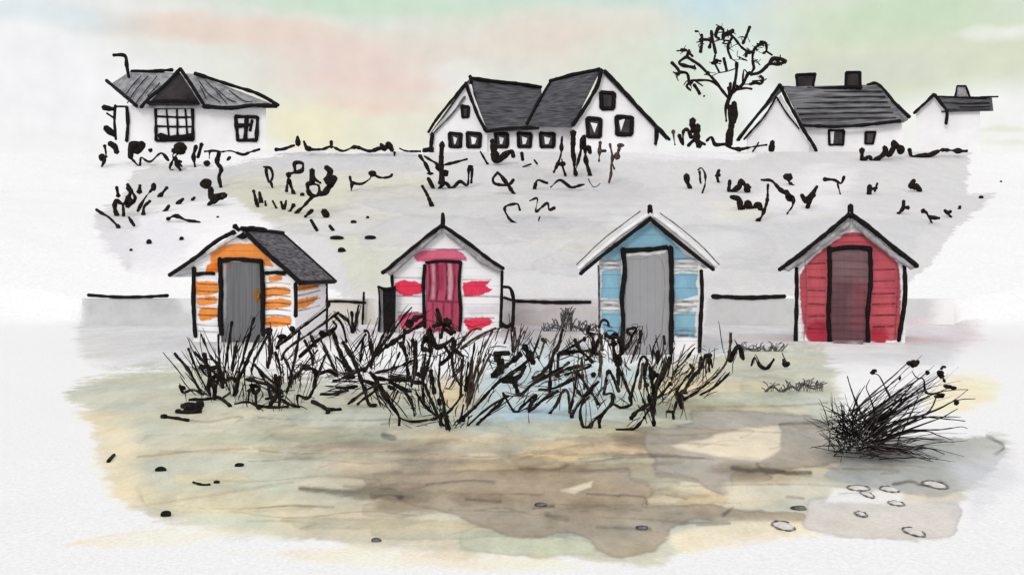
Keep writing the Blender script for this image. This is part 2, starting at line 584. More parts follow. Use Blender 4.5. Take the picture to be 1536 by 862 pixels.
GROUND_WASH = [
    # flat beach behind and around the huts
    A([(128, 440), (260, 440), (310, 470), (300, 498), (128, 500)], (204, 204, 204), .95, 10, 8),
    A([(126, 470), (330, 470), (420, 505), (330, 530), (240, 552), (126, 545)], (214, 214, 214), .95, 14, 10),
    A([(300, 470), (780, 470), (780, 500), (700, 520), (450, 512)], (226, 224, 226), .8, 12, 8),
    A([(760, 446), (900, 446), (900, 520), (800, 530), (745, 500)], (208, 205, 207), .9, 14, 8),
    A([(735, 488), (850, 480), (880, 500), (850, 520), (760, 520)], (150, 144, 144), .45, 12, 10),
    A([(1050, 446), (1200, 446), (1215, 520), (1050, 520)], (207, 207, 207), .95, 10, 6),
    A([(1350, 444), (1440, 440), (1470, 480), (1420, 545), (1300, 548), (1200, 545), (1210, 520), (1350, 515)], (209, 209, 209), .8, 20, 10),
    A([(1360, 490), (1450, 492), (1480, 508), (1400, 514), (1360, 512)], (224, 212, 216), .7, 10, 6),
    # olive wash of the foreground
    A([(118, 582), (160, 566), (215, 552), (300, 548), (420, 566), (620, 570), (800, 556), (960, 545), (1085, 527), (1150, 520), (1232, 523),
       (1246, 560), (1262, 640), (1330, 660), (1490, 660), (1508, 676), (1480, 715), (1440, 750), (1430, 800), (1330, 800), (1190, 782),
       (1080, 800), (1010, 826), (960, 846), (905, 846), (860, 838), (770, 832), (690, 838), (610, 830), (540, 822), (420, 800), (300, 790),
       (225, 782), (186, 745), (160, 700), (140, 660), (130, 620), (104, 598)], (204, 205, 187), 1, 9, 17, .03),
    A([(290, 585), (560, 590), (760, 600), (720, 690), (520, 700), (330, 660)], (191, 196, 181), .75, 26, 16),
    A([(130, 620), (200, 640), (210, 700), (200, 760), (160, 720)], (240, 224, 190), .7, 24, 14),
    A([(225, 600), (420, 605), (450, 640), (260, 650)], (218, 212, 188), .6, 20, 12),
    A([(260, 720), (400, 715), (470, 760), (450, 810), (300, 800)], (205, 213, 192), .7, 18, 14),
    A([(480, 640), (760, 655), (1000, 650), (1050, 690), (900, 740), (700, 745), (500, 710), (420, 670)], (178, 168, 150), .9, 24, 14),
    A([(520, 700), (660, 690), (830, 690), (960, 700), (990, 760), (860, 800), (700, 770), (560, 745)], (160, 146, 126), .8, 16, 14),
    A([(420, 745), (640, 765), (760, 800), (690, 832), (560, 815), (420, 790)], (225, 211, 184), .75, 20, 14),
    A([(330, 830), (520, 815), (760, 832), (900, 846), (760, 856), (500, 850)], (246, 234, 208), .7, 8, 10),
    A([(110, 815), (260, 790), (380, 800), (240, 820)], (246, 234, 208), .6, 7, 10),
    A([(700, 792), (830, 800), (885, 812), (890, 832), (770, 834), (690, 822)], (206, 208, 182), .85, 3, 5, .12),
    # standing wet blue hollow among the reeds
    A([(735, 540), (800, 522), (900, 530), (990, 560), (960, 610), (880, 640), (760, 652), (700, 630), (715, 575)], (199, 216, 218), .85, 22, 14),
    A([(770, 612), (880, 605), (900, 622), (800, 640), (750, 634)], (178, 208, 222), .7, 10, 8),
    A([(660, 575), (705, 570), (715, 600), (690, 620), (665, 610)], (232, 206, 158), .6, 12, 8),
    A([(820, 652), (1000, 640), (1060, 660), (980, 690), (830, 700), (760, 690)], (232, 209, 168), .85, 14, 10),
    A([(980, 555), (1090, 540), (1180, 548), (1160, 575), (1040, 600)], (214, 203, 170), .55, 18, 10),
    A([(1090, 545), (1240, 545), (1255, 600), (1180, 615), (1060, 610)], (197, 199, 184), .7, 16, 10),
    # warm brown and grey overlays with crisp margins
    A([(1040, 616), (1130, 617), (1212, 623), (1245, 640), (1260, 690), (1210, 700), (1150, 706), (1100, 708), (1100, 735), (1085, 742), (1060, 733), (1040, 716), (986, 708),
       (984, 690), (970, 670), (968, 645), (1010, 638), (1038, 632)], (176, 169, 157), .95, 2.2, 4, .22),
    A([(1008, 668), (1062, 656), (1080, 648), (1168, 638), (1171, 672), (1140, 690), (1090, 686), (1050, 678)], (234, 223, 200), .95, 2.2, 3, .14),
    A([(560, 712), (700, 704), (780, 700), (860, 702), (940, 703), (946, 718), (972, 724), (982, 744), (966, 758), (1060, 754), (1100, 764), (1206, 770),
       (1204, 781), (1110, 779), (1040, 778), (1006, 792), (1000, 806), (980, 822), (950, 832), (925, 834), (896, 826), (886, 812), (850, 800), (768, 808), (690, 778), (610, 748)],
      (172, 158, 138), .85, 3, 6, .2),
    A([(842, 735), (890, 720), (886, 730), (862, 740)], (230, 220, 196), .95, 2, 2.5, .1),
    A([(1010, 802), (1110, 782), (1200, 784), (1230, 798), (1120, 812), (1030, 828)], (246, 233, 204), .9, 9, 8),
    A([(1090, 726), (1200, 722), (1300, 728), (1280, 742), (1200, 750), (1100, 752)], (226, 219, 200), .8, 8, 7),
    A([(1215, 748), (1300, 742), (1436, 754), (1440, 780), (1425, 808), (1350, 808), (1270, 804), (1208, 792), (1210, 770)], (214, 210, 205), .95, 2.5, 4, .14),
    A([(1330, 730), (1420, 726), (1440, 748), (1360, 756), (1310, 748)], (232, 222, 202), .7, 8, 6),
    A([(1250, 730), (1360, 734), (1350, 756), (1240, 752)], (244, 243, 242), .8, 5, 5),
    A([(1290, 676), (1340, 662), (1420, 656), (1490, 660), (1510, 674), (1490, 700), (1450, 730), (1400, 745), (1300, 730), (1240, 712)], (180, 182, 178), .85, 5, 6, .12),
    A([(1430, 690), (1520, 670), (1530, 720), (1460, 780)], (222, 222, 226), .7, 22, 12),
    A([(1390, 585), (1450, 560), (1500, 575), (1490, 600), (1440, 618), (1400, 620)], (246, 232, 198), .9, 12, 8),
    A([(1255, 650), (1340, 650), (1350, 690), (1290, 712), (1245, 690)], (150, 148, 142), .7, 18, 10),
    # drawn-out dark drifts
    Ln([(450, 732), (520, 738), (560, 736), (616, 744)], (110, 96, 78), 2.4, .85, 3, 3),
    Ln([(560, 740), (590, 748), (640, 750)], (120, 106, 88), 2, .7, 3, 3),
    Ln([(780, 702), (830, 704), (850, 698)], (92, 84, 72), 3.5, .9, 3, 3),
    Ln([(866, 706), (940, 704)], (110, 100, 86), 3, .75, 3, 3),
    Ln([(930, 742), (966, 745), (970, 756)], (110, 100, 88), 2, .8, 2, 2),
    Ln([(1170, 636), (1215, 634), (1260, 632)], (84, 80, 74), 2.2, .85, 2, 3),
    Ln([(1100, 702), (1150, 706), (1215, 710)], (96, 90, 84), 2.6, .9, 3, 4),
    Ln([(768, 692), (840, 672), (890, 668)], (150, 132, 102), 2, .7, 2.5, 3),
    Ln([(920, 684), (1000, 682), (1025, 690), (980, 696)], (150, 134, 112), 2, .7, 2, 3),
    Ln([(240, 622), (330, 642), (440, 640), (380, 600), (280, 606)], (170, 166, 150), 1.2, .6, 1.5, 2),
    Ln([(190, 762), (300, 745), (440, 722)], (178, 166, 146), 1.4, .6, 2, 3),
    Ln([(205, 730), (230, 762), (330, 768), (470, 762)], (178, 168, 148), 1.2, .55, 2, 3),
    Ln([(240, 676), (390, 680)], (176, 160, 140), 1.2, .6, 2, 2),
    Ln([(440, 672), (520, 664), (560, 678), (480, 700)], (150, 142, 128), 1.4, .6, 2, 3),
    Ln([(100, 818), (180, 800), (300, 792), (420, 800)], (236, 214, 172), 2, .7, 3, 3),
    Ln([(680, 800), (740, 786), (830, 790)], (150, 134, 110), 2, .6, 3, 3),
    Ln([(820, 772), (850, 778)], (90, 86, 82), 4, .8, 4, 3),
    Ln([(895, 790), (975, 793)], (96, 92, 86), 2.6, .7, 3, 3),
    Ln([(560, 742), (580, 738)], (96, 88, 78), 4, .6, 5, 4),
    Ln([(1480, 655), (1506, 670), (1490, 680)], (130, 130, 130), 1, .7, 1, 1),
]
BANK_WASH = [
    A([(200, 262), (238, 246), (330, 250), (385, 240), (430, 234), (470, 226), (640, 228), (860, 222), (1000, 236), (1120, 236), (1180, 222), (1215, 212), (1440, 218), (1453, 240),
       (1451, 292), (1492, 291), (1470, 312), (1430, 345), (1400, 392), (1340, 440), (1200, 446), (1000, 452), (700, 452), (530, 452), (490, 430), (470, 395),
       (425, 352), (385, 330), (340, 330), (300, 350), (262, 410), (205, 412), (180, 388), (150, 350), (146, 318), (178, 300), (190, 282)], (217, 216, 216), 1, 3, 8, .06),
    A([(240, 270), (330, 258), (420, 236), (600, 236), (640, 250), (600, 264), (420, 268), (330, 290), (250, 290)], (205, 205, 207), .8, 7, 10, .03),
    A([(340, 268), (480, 258), (640, 264), (660, 330), (560, 340), (430, 330), (360, 300)], (216, 214, 198), .9, 12, 12),
    A([(330, 272), (400, 272), (430, 300), (470, 320), (390, 330), (350, 300)], (208, 208, 188), .7, 4, 7, .05),
    A([(210, 318), (300, 300), (350, 300), (395, 330), (420, 352), (330, 345), (270, 420), (200, 420)], (243, 242, 243), .9, 5, 9),
    A([(150, 340), (260, 336), (280, 380), (210, 398), (160, 380)], (229, 227, 231), .7, 10, 10),
    A([(500, 350), (560, 335), (610, 360), (590, 430), (530, 440)], (212, 214, 196), .8, 8, 10),
    A([(1120, 300), (1220, 250), (1280, 260), (1260, 310), (1180, 330)], (238, 236, 238), .7, 14, 12),
    A([(860, 226), (1000, 226), (1120, 226), (1110, 238), (960, 240)], (240, 239, 241), .7, 8, 6),
    A([(1060, 300), (1150, 306), (1160, 330), (1080, 330)], (226, 225, 214), .7, 10, 8),
    A([(760, 260), (900, 250), (980, 300), (900, 350), (780, 330)], (208, 207, 205), .7, 14, 14),
    A([(1000, 350), (1200, 330), (1380, 330), (1330, 420), (1020, 430)], (207, 207, 208), .7, 10, 14, .03),
]


def glazes(layers, field, pal, n, seed, rx, ry, al):
    """overlapping brush-like patches of damp and dry sand inside the area 'field'"""
    g = random.Random(seed)
    xs, ys = [p[0] for p in field], [p[1] for p in field]
    out = []
    while len(out) < n:
        x, y = g.uniform(min(xs), max(xs)), g.uniform(min(ys), max(ys))
        a, b = g.uniform(*rx), g.uniform(*ry)
        if sdf_poly(np.array([x - a * .7, x + a * .7, x, x]), np.array([y, y, y - b, y + b]), field).max() > -4:
            continue
        k = g.randint(7, 11)
        pts = []
        for i in range(k):
            t = 2 * math.pi * i / k + g.uniform(-.2, .2)
            m = g.uniform(.65, 1.1)
            pts.append((x + a * m * math.copysign(abs(math.cos(t)) ** .7, math.cos(t)), y + b * m * math.copysign(abs(math.sin(t)) ** .8, math.sin(t))))
        c = g.choice(pal)
        crisp = g.random() < .55
        out.append(A(pts, c, g.uniform(*al), 2.2 if crisp else 9, 5 if crisp else 9, .07 if crisp else 0))
    return out


OLIVE = [(140, 596), (300, 575), (620, 580), (1000, 560), (1235, 560), (1250, 640), (1300, 680), (1440, 700), (1380, 770), (1180, 770), (980, 815), (720, 820), (480, 800), (260, 770), (190, 720)]
CENTRE = [(420, 650), (760, 640), (1180, 620), (1240, 690), (1180, 760), (960, 810), (700, 800), (520, 760)]
BANKF = [(200, 250), (640, 240), (1420, 240), (1430, 320), (1330, 430), (620, 440), (420, 330), (200, 300)]
i0 = next(i for i, l in enumerate(GROUND_WASH) if l[1][0] == (1040, 616))
GROUND_WASH[i0:i0] = (glazes(GROUND_WASH, OLIVE, [(178, 184, 158), (222, 210, 176), (168, 172, 154), (228, 218, 190), (186, 186, 166), (206, 192, 158)], 64, 4, (40, 170), (5, 20), (.3, .6))
                      + glazes(GROUND_WASH, CENTRE, [(146, 132, 110), (166, 150, 122), (140, 132, 118), (206, 186, 150), (160, 150, 132), (222, 206, 174)], 60, 9, (30, 150), (4, 15), (.3, .65)))
_g = random.Random(77)
SCR = []
while len(SCR) < 46:                # wind-drawn lines in the sand
    _x, _y = _g.uniform(180, 1350), _g.uniform(600, 800)
    _w = _g.uniform(40, 150)
    if sdf_poly(np.array([_x - _w, _x + _w]), np.array([_y, _y]), OLIVE).max() > 0:
        continue
    SCR.append(Ln([(_x - _w, _y + _g.uniform(-6, 6)), (_x - _w * .3, _y + _g.uniform(-7, 7)), (_x + _w * .4, _y + _g.uniform(-7, 7)), (_x + _w, _y + _g.uniform(-5, 5)), (_x + _w * _g.uniform(.3, .8), _y + _g.uniform(6, 16))][:_g.choice((4, 4, 5))],
                  _g.choice(((150, 142, 122), (128, 116, 96), (168, 152, 120), (112, 104, 92))), _g.uniform(.5, 1.6), _g.uniform(.35, .75), 1.2, 2.5))
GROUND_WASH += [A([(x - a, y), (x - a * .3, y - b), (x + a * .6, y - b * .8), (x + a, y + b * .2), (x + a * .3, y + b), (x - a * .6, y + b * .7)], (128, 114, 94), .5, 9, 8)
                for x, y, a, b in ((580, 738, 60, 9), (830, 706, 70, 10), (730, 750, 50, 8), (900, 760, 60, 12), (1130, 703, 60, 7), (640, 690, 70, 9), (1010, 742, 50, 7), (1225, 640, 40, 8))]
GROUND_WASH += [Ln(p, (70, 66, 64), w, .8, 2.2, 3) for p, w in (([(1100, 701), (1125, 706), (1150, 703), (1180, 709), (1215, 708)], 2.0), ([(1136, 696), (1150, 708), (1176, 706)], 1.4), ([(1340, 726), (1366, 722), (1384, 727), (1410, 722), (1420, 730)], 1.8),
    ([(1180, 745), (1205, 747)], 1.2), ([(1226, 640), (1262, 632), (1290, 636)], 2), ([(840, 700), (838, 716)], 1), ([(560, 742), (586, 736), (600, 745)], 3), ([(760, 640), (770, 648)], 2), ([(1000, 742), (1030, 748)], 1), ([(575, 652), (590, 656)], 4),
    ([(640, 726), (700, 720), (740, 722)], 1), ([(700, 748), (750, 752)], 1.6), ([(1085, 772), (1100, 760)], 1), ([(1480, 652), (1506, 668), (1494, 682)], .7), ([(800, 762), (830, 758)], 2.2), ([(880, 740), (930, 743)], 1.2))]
GROUND_WASH += (SCR)
BANK_WASH += glazes(BANK_WASH, BANKF, [(204, 203, 204), (226, 226, 226), (214, 213, 203), (208, 208, 207)], 34, 5, (40, 160), (8, 30), (.3, .6))


def terrain():
    # row spacing grows with distance, column spacing grows to the sides
    py = np.concatenate([np.linspace(1500, 900, 60), np.arange(898, 486, -1.35)])
    Yg = EYE * FPX / (py - HY)
    Yg = Yg[Yg < 30.98]
    Yg = np.concatenate([[-400, -60, -10, 0.5], Yg, [31.05, 31.12]])
    Yb = np.concatenate([[31.12, 31.16, 31.24], np.linspace(31.4, 62, 300), [62.6, 63.5, 65, 68, 72, 80, 100, 140, 220, 400, 900, 2500]])
    # near columns narrow, far columns wide: a fan of columns (unit = metres sideways per metre ahead)
    ui = np.arange(-.50, .501, .00095)
    ur = np.array([.53, .58, .65, .75, .9, 1.2, 1.6, 2.2, 3.2, 5, 9, 18, 40])
    Xg = np.concatenate([-ur[::-1], ui, ur])
    xb = np.concatenate([np.arange(-34, 34.01, 0.075)])
    Xb = np.concatenate([[-2500, -500, -200, -100, -60, -44, -38], xb, [38, 44, 60, 100, 200, 500, 2500]])
    for name, Xs, Ys, layers, mat in (("ground", Xg, Yg, GROUND_WASH, "sand"), ("bank", Xb, Yb, BANK_WASH, "bank")):
        X, Y = np.meshgrid(Xs, Ys)
        if name == "ground":
            X = X * np.maximum(np.abs(Y), 2.2)
        Z = height(X, Y)
        if name == "ground":
            Z = np.where(Y > 31.0, height(X, np.minimum(Y, 31.12)), Z)
        px, py_ = pix(X, Y, Z)
        py_ = np.where(Y < 2, 3000, py_)
        c = wash(px.ravel(), py_.ravel(), X.ravel(), Y.ravel() * .8, layers, (247, 246, 246), 1.0 if name == "ground" else .45)
        # old tide lines and blown sand: large soft unevenness
        k = 1 - 0.05 * np.clip(fbm(X * .35, Y * .35, 77, 4), 0, 1) - .03 * np.clip(fbm(X * 2.2, Y * 1.6, 78, 3), 0, 1)
        c = c * k.ravel()[:, None]
        if name == "bank":
            c = np.minimum(c * 1.01, .885)
        else:
            c = np.minimum(c * 1.05, .90)
        mb = MB()
        mb.grid(np.stack([X, Y, Z], -1), c)
        o = mb.build(name, mat)
        tag(o, kind="structure")


terrain()

# ------------------------------------------------------------------ frames for buildings: a vertical front plane turned by th
class Frame:
    def __init__(self, px, py, th=None, Y=None):
        Y0 = Y if Y else ground_depth(py)
        self.o = np.array([(px - CX) * Y0 / FPX, Y0, 0.0])
        self.th = -math.atan2(self.o[0], self.o[1]) if th is None else th
        self.c, self.s = math.cos(self.th), math.sin(self.th)

    def loc(self, px, py, w=0.0):
        """point of the plane w metres behind the front, in the building's own metres"""
        X0 = self.o[0] - self.s * w; Y0 = self.o[1] + self.c * w
        dx = (px - CX) / FPX
        u = (Y0 * dx - X0) / (self.c - self.s * dx)
        t = Y0 + u * self.s
        return np.array([u, w, EYE - (py - HY) / FPX * t - self.o[2]])

    def world(self, p):
        p = np.asarray(p)
        return np.stack([self.o[0] + self.c * p[..., 0] - self.s * p[..., 1], self.o[1] + self.s * p[..., 0] + self.c * p[..., 1], p[..., 2] + self.o[2]], -1)

    def pix(self, p):
        q = self.world(p)
        return pix(q[..., 0], q[..., 1], q[..., 2])

    def scale(self):
        return self.o[1] / FPX

    def rod(self, mb, pts, r, w=0.0, **k):
        """stick along a path on the front plane (w may be a function of px,py)"""
        q, rr, t = pen(pts, r, **k)
        P = [self.loc(x, y, w(x, y) if callable(w) else w) for x, y in q]
        mb.tube(P, rr * self.scale())

    def rod3(self, mb, pts, r):
        """straight stick through own-metre points"""
        P = []
        for a, b in zip(pts[:-1], pts[1:]):
            for t in np.linspace(0, 1, 9)[:-1]:
                P.append(np.asarray(a) + t * (np.asarray(b) - np.asarray(a)))
        P.append(np.asarray(pts[-1]))
        P = np.array(P)
        o = random.uniform(0, 99)
        k = np.arange(len(P))
        mb.tube(P, r * self.scale() * (1 + .22 * vnoise(k * .6 + o, k * 0 + 2.2)))


def painted_wall(mb, F, left, right, base_v, top, layers, base, board, px_paint=True, res=0.0125, w0=0.0):
    """boarded front wall: left/right(v) bounds, lapped boards, pigment laid over it"""
    n = int((top - base_v) / res)
    m = int((right(base_v) - left(base_v)) / res)
    v = np.linspace(base_v, top, n)
    L_ = np.array([left(x) for x in v]); R_ = np.array([right(x) for x in v])
    t = np.linspace(0, 1, m)
    U = L_[:, None] + (R_ - L_)[:, None] * t[None]
    V = np.repeat(v[:, None], m, 1)
    lap = 0.016 * ((V / board) % 1.0) - 0.016
    P = np.stack([U, w0 + lap, V], -1)
    px, py = F.pix(P)
    c = wash(px.ravel(), py.ravel(), U.ravel() * 2, V.ravel() * 2, layers, base, .45)
    mb.grid(P, c)


def side_sheet(mb, F, u, h0, h1, D, layers, base, board, stripes=None, back=None, sgn=1):
    """boarded side or back wall in own metres"""
    n, m = int(h1(0) / 0.016), 90
    v = np.linspace(h0, h1(0), n)
    w = np.linspace(0, D, m)
    W, V = np.meshgrid(w, v)
    lap = 0.014 * ((V / board) % 1.0) - 0.014
    P = np.stack([u - sgn * lap, W, V], -1)
    px, py = F.pix(P)
    if layers is not None:
        c = wash(px.ravel(), py.ravel(), W.ravel() * 2, V.ravel() * 2, layers, base, .45)
    else:
        c = np.tile(s2l(base) * GAIN, (W.size, 1))
    if stripes:
        for (a, b, cc) in stripes:
            k = (V.ravel() > a) & (V.ravel() < b)
            c[k] = s2l(cc) * GAIN
    mb.grid(P, c)


def beach_hut(spec):
    F = Frame(spec["cx"], spec["base"], spec.get("th"))
    s, o2 = spec["s"], spec["o"]
    T = lambda pts: mp(o2, s, pts)
    t1 = lambda x, y: (o2[0] + x / s, o2[1] + y / s)
    root = empty("beach_hut", F.o, F.th)
    tag(root, spec["label"], "beach hut", "beach huts in a row")
    D = spec["D"]
    # outline in own metres
    eL, ap, eR = [F.loc(*t1(*p), -0.16) for p in spec["roof"]]
    uL = F.loc(*t1(spec["wall"][0], spec["wall"][2]))[0]
    uR = F.loc(*t1(spec["wall"][1], spec["wall"][2]))[0]
    roof_at = lambda u: (eL[2] + (ap[2] - eL[2]) * (u - eL[0]) / (ap[0] - eL[0])) if u < ap[0] else (eR[2] + (ap[2] - eR[2]) * (u - eR[0]) / (ap[0] - eR[0]))
    hL, hR = roof_at(uL) - .05, roof_at(uR) - .05
    top = ap[2] - .07
    left = lambda v: uL if v < hL else uL + (ap[0] - uL) * min(1, (v - hL) / (top - hL)) - 1e-4
    right = lambda v: uR if v < hR else uR + (ap[0] - uR) * min(1, (v - hR) / (top - hR)) + 1e-4
    layers = []
    for kind, pts, c, *a in spec["paint"]:
        q = T(pts)
        if kind == "a":
            layers.append(A(q, c, *(a or (1, 1.2, 2.2, .06))))
        else:
            layers.append(Ln(q, c, *(a or (.9, .9, .8, .7))))
    mb = MB()
    painted_wall(mb, F, left, right, -0.03, top, layers, spec["base_col"], spec["board"])
    side_sheet(mb, F, uR, -.03, lambda w: hR, D, layers if spec.get("side_paint") else None, spec["base_col"], spec["board"], spec.get("stripes"), sgn=-1)
    side_sheet(mb, F, uL, -.03, lambda w: hL, D, None, spec["base_col"], spec["board"], spec.get("stripes"))
    # back gable
    nb = 60
    v = np.linspace(-.03, top, nb); t = np.linspace(0, 1, 20)
    Lb = np.array([left(x) for x in v]); Rb = np.array([right(x) for x in v])
    U = Lb[:, None] + (Rb - Lb)[:, None] * t[None]
    P = np.stack([U, np.full_like(U, D), np.repeat(v[:, None], 20, 1)], -1)
    mb.grid(P, np.tile(s2l(spec["base_col"]) * GAIN, (U.size, 1)))
    mb.build("wall", "paint", root, smooth=False)
    # roof
    back = D + 0.12
    if "roof_back" in spec:
        q = F.loc(*t1(*spec["roof_back"]), D)
    th = spec.get("roof_th", .06)
    up = spec.get("lift", 0.0)
    for e, nm in ((eL, 0), (eR, 1)):
        r = MB()
        z = np.array([0, 0, up])
        f0, f1 = e + z, ap + z
        b0, b1 = f0 + np.array([0, back + .16, 0]), f1 + np.array([0, back + .16, 0])
        r.slab([f0, f1, b1, b0], th)
        o = r.build("roof", spec["roof_mat"][nm], root, smooth=False)
    fr = -0.18
    for pts, rr, m in spec["barge"]:
        b = MB(); F.rod(b, T(pts), rr, fr - (.015 if m == "black" else 0), wob=.5, var=.2)
        b.build("bargeboard", m, root)
    for pts, rr in spec["ridge"]:
        b = MB(); F.rod(b, T(pts), rr, -.1, wob=.6, var=.35)
        b.build("finial" if spec.get("finial") else "ridge_cap", "black", root)
    if spec.get("ridge_depth"):
        b = MB(); F.rod3(b, [ap + np.array([0, -.05, .02]), ap + np.array([0, back + .2, .02])], spec["ridge_depth"])
        b.build("ridge_cap", "black", root)
    for pts, rr, m in spec["posts"]:
        b = MB(); F.rod(b, T(pts), rr, -.035, wob=.4, var=.2)
        b.build("corner_post", m, root)
    # back posts and eaves, out of the photographed view or just at its edge
    for u, h in ((uL, hL), (uR, hR)):
        b = MB(); F.rod3(b, [(u, D, -.03), (u, D, h)], 2.6)
        b.build("corner_post", "black", root)
    b = MB()
    for e in (eR,):
        F.rod3(b, [e + np.array([0, 0, up]), e + np.array([0, back + .16, up])], spec.get("eave_r", 1.6))
        F.rod3(b, [e + np.array([0, back + .16, up]), ap + np.array([0, back + .16, up])], spec.get("eave_r", 1.6))
    b.build("eave_trim", spec.get("eave_mat", "black"), root)
    # door
    x0, y0, x1, y1 = spec["door"]
    a0, a1 = F.loc(*t1(x0, y1), -.03), F.loc(*t1(x1, y0), -.03)
    dl = []
    for kind, pts, c, *a in spec["door_paint"]:
        q = T(pts)
        dl.append(A(q, c, *(a or (1, 3, 3, .04))) if kind == "a" else Ln(q, c, *(a or (.9, .8, .8, .7))))
    d = MB()
    zb = max(a0[2], 0.005)
    m, n = int((a1[0] - a0[0]) / .0125), int((a1[2] - zb) / .0125)
    U, V = np.meshgrid(np.linspace(a0[0], a1[0], m), np.linspace(zb, a1[2], n))
    groove = 0.006 * (np.abs(((U - a0[0]) / .14) % 1 - .5) > .44)
    Pd = np.stack([U, -.034 + groove, V], -1)
    px, py = F.pix(Pd)
    cd = wash(px.ravel(), py.ravel(), U.ravel() * 3, V.ravel() * 1, dl, spec["door_col"])
    vv = fbm(U.ravel() * spec.get("dsx", 30), V.ravel() * spec.get("dsz", 1.5), 5, 3)
    cd = cd * (1 + spec.get("dvar", .2) * vv)[:, None]
    d.grid(Pd, np.clip(cd, 0, .9))
    dr = d.build("door", "paint", root, smooth=False)
    if spec.get("handle"):
        h = MB(); c = F.loc(*t1(*spec["handle"]), -.06); h.blob(c, (.03, .025, .075), 4)
        h.build("handle", "rust", dr)
    f = MB()
    for pts, rr in spec["frame"]:
        F.rod(f, T(pts), rr, -.055, wob=.35, var=.2)
    f.build("door_frame", "black", root)
    for pts, rr, nm, mm in spec.get("extra", []):
        b = MB(); F.rod(b, T(pts), rr, -.04, wob=.5, var=.3)
        b.build(nm, mm, root)
    if "step" in spec:
        b = MB()
        q = [F.loc(*t1(*p), 0) for p in spec["step"]]
        b.prism([(q[0][0], -.62, 0.0), (q[1][0], -.62, 0.0), (q[1][0], -.62, .05), (q[0][0], -.62, .05)], (0, .56, 0))
        b.build("step", "step", root, smooth=False)
    return F, root


INK = (40, 36, 37)
OR, OR2 = (240, 150, 74), (230, 124, 46)

hut1 = dict(cx=365, base=513, th=-.10, D=2.5, o=(230, 310), s=2.4636, base_col=(246, 245, 246), board=.2,
    label="orange and white boarded beach hut with a dark grey roof slope and grey door", wall=(150, 525, 400),
    roof=[(60, 250), (330, 84), (548, 280)], roof_mat=("felt_pale", "felt"), side_paint=True, eave_r=3.0,
    barge=[([(58, 254), (150, 192), (230, 130), (300, 92)], 3.2, "black"), ([(345, 98), (420, 172), (490, 232), (545, 284)], 3.6, "black")],
    ridge=[([(300, 70), (330, 95), (355, 80), (418, 88)], 4.6), ([(298, 100), (330, 112), (352, 100)], 3.0)], ridge_depth=3.6,
    posts=[([(150, 225), (148, 330), (152, 440), (156, 480)], 3.2, "black"), ([(525, 282), (527, 345), (526, 405)], 2.9, "black")],
    paint=[("a", [(205, 150), (260, 138), (380, 140), (425, 190), (444, 220), (408, 218), (398, 200), (250, 195), (240, 235), (195, 238), (212, 200)], OR),
           ("a", [(200, 215), (245, 205), (240, 240), (196, 240)], OR2), ("a", [(250, 205), (290, 212), (270, 235), (250, 232)], OR2),
           ("a", [(133, 288), (160, 274), (238, 280), (238, 312), (200, 326), (150, 322)], OR),
           ("a", [(160, 340), (225, 334), (238, 355), (200, 366), (165, 362)], OR),
           ("a", [(165, 388), (185, 370), (240, 375), (240, 405), (180, 422)], OR),
           ("a", [(420, 255), (475, 251), (480, 272), (430, 279)], OR), ("a", [(408, 302), (450, 296), (500, 300), (505, 322), (408, 332)], OR),
           ("a", [(412, 350), (450, 340), (508, 345), (505, 368), (420, 374)], OR), ("a", [(412, 415), (440, 404), (508, 410), (505, 436), (420, 440)], OR),
           ("a", [(530, 292), (608, 276), (610, 300), (530, 312)], OR), ("a", [(530, 346), (605, 330), (595, 352), (560, 372), (530, 372)], OR)]
          + [("l", [(164, y), (200, y + 3), (238, y + 4)], INK) for y in (284, 310, 338, 372, 398, 436, 458)]
          + [("l", [(412, y), (455, y - 2), (506, y + 4)], INK) for y in (282, 304, 328, 356, 380, 402, 430)]
          + [("l", [(532, y + 10), (570, y + 3), (615, y - 9)], INK) for y in (296, 318, 346, 374)],
    door=(250, 205, 402, 560), door_col=(112, 112, 115), dvar=.30, dsx=34, dsz=1.2,
    door_paint=[("a", [(255, 205), (290, 205), (270, 240), (255, 260)], (134, 92, 70), .7, 3, 3, 0), ("a", [(372, 310), (398, 300), (398, 350), (378, 350)], (140, 104, 52), .9, 2, 3, 0),
                ("a", [(255, 210), (270, 210), (268, 400), (258, 450)], (176, 176, 178), .7, 3, 3, 0)],
    handle=(388, 330),
    frame=[([(245, 190), (250, 300), (247, 400), (252, 472)], 3.8), ([(242, 200), (300, 193), (398, 200)], 3.6), ([(398, 198), (405, 300), (404, 400), (406, 475)], 3.5)],
    extra=[([(155, 250), (190, 246), (225, 247)], 3.0, "board_edge", "black"), ([(412, 244), (450, 242), (486, 246)], 3.0, "board_edge", "black")])

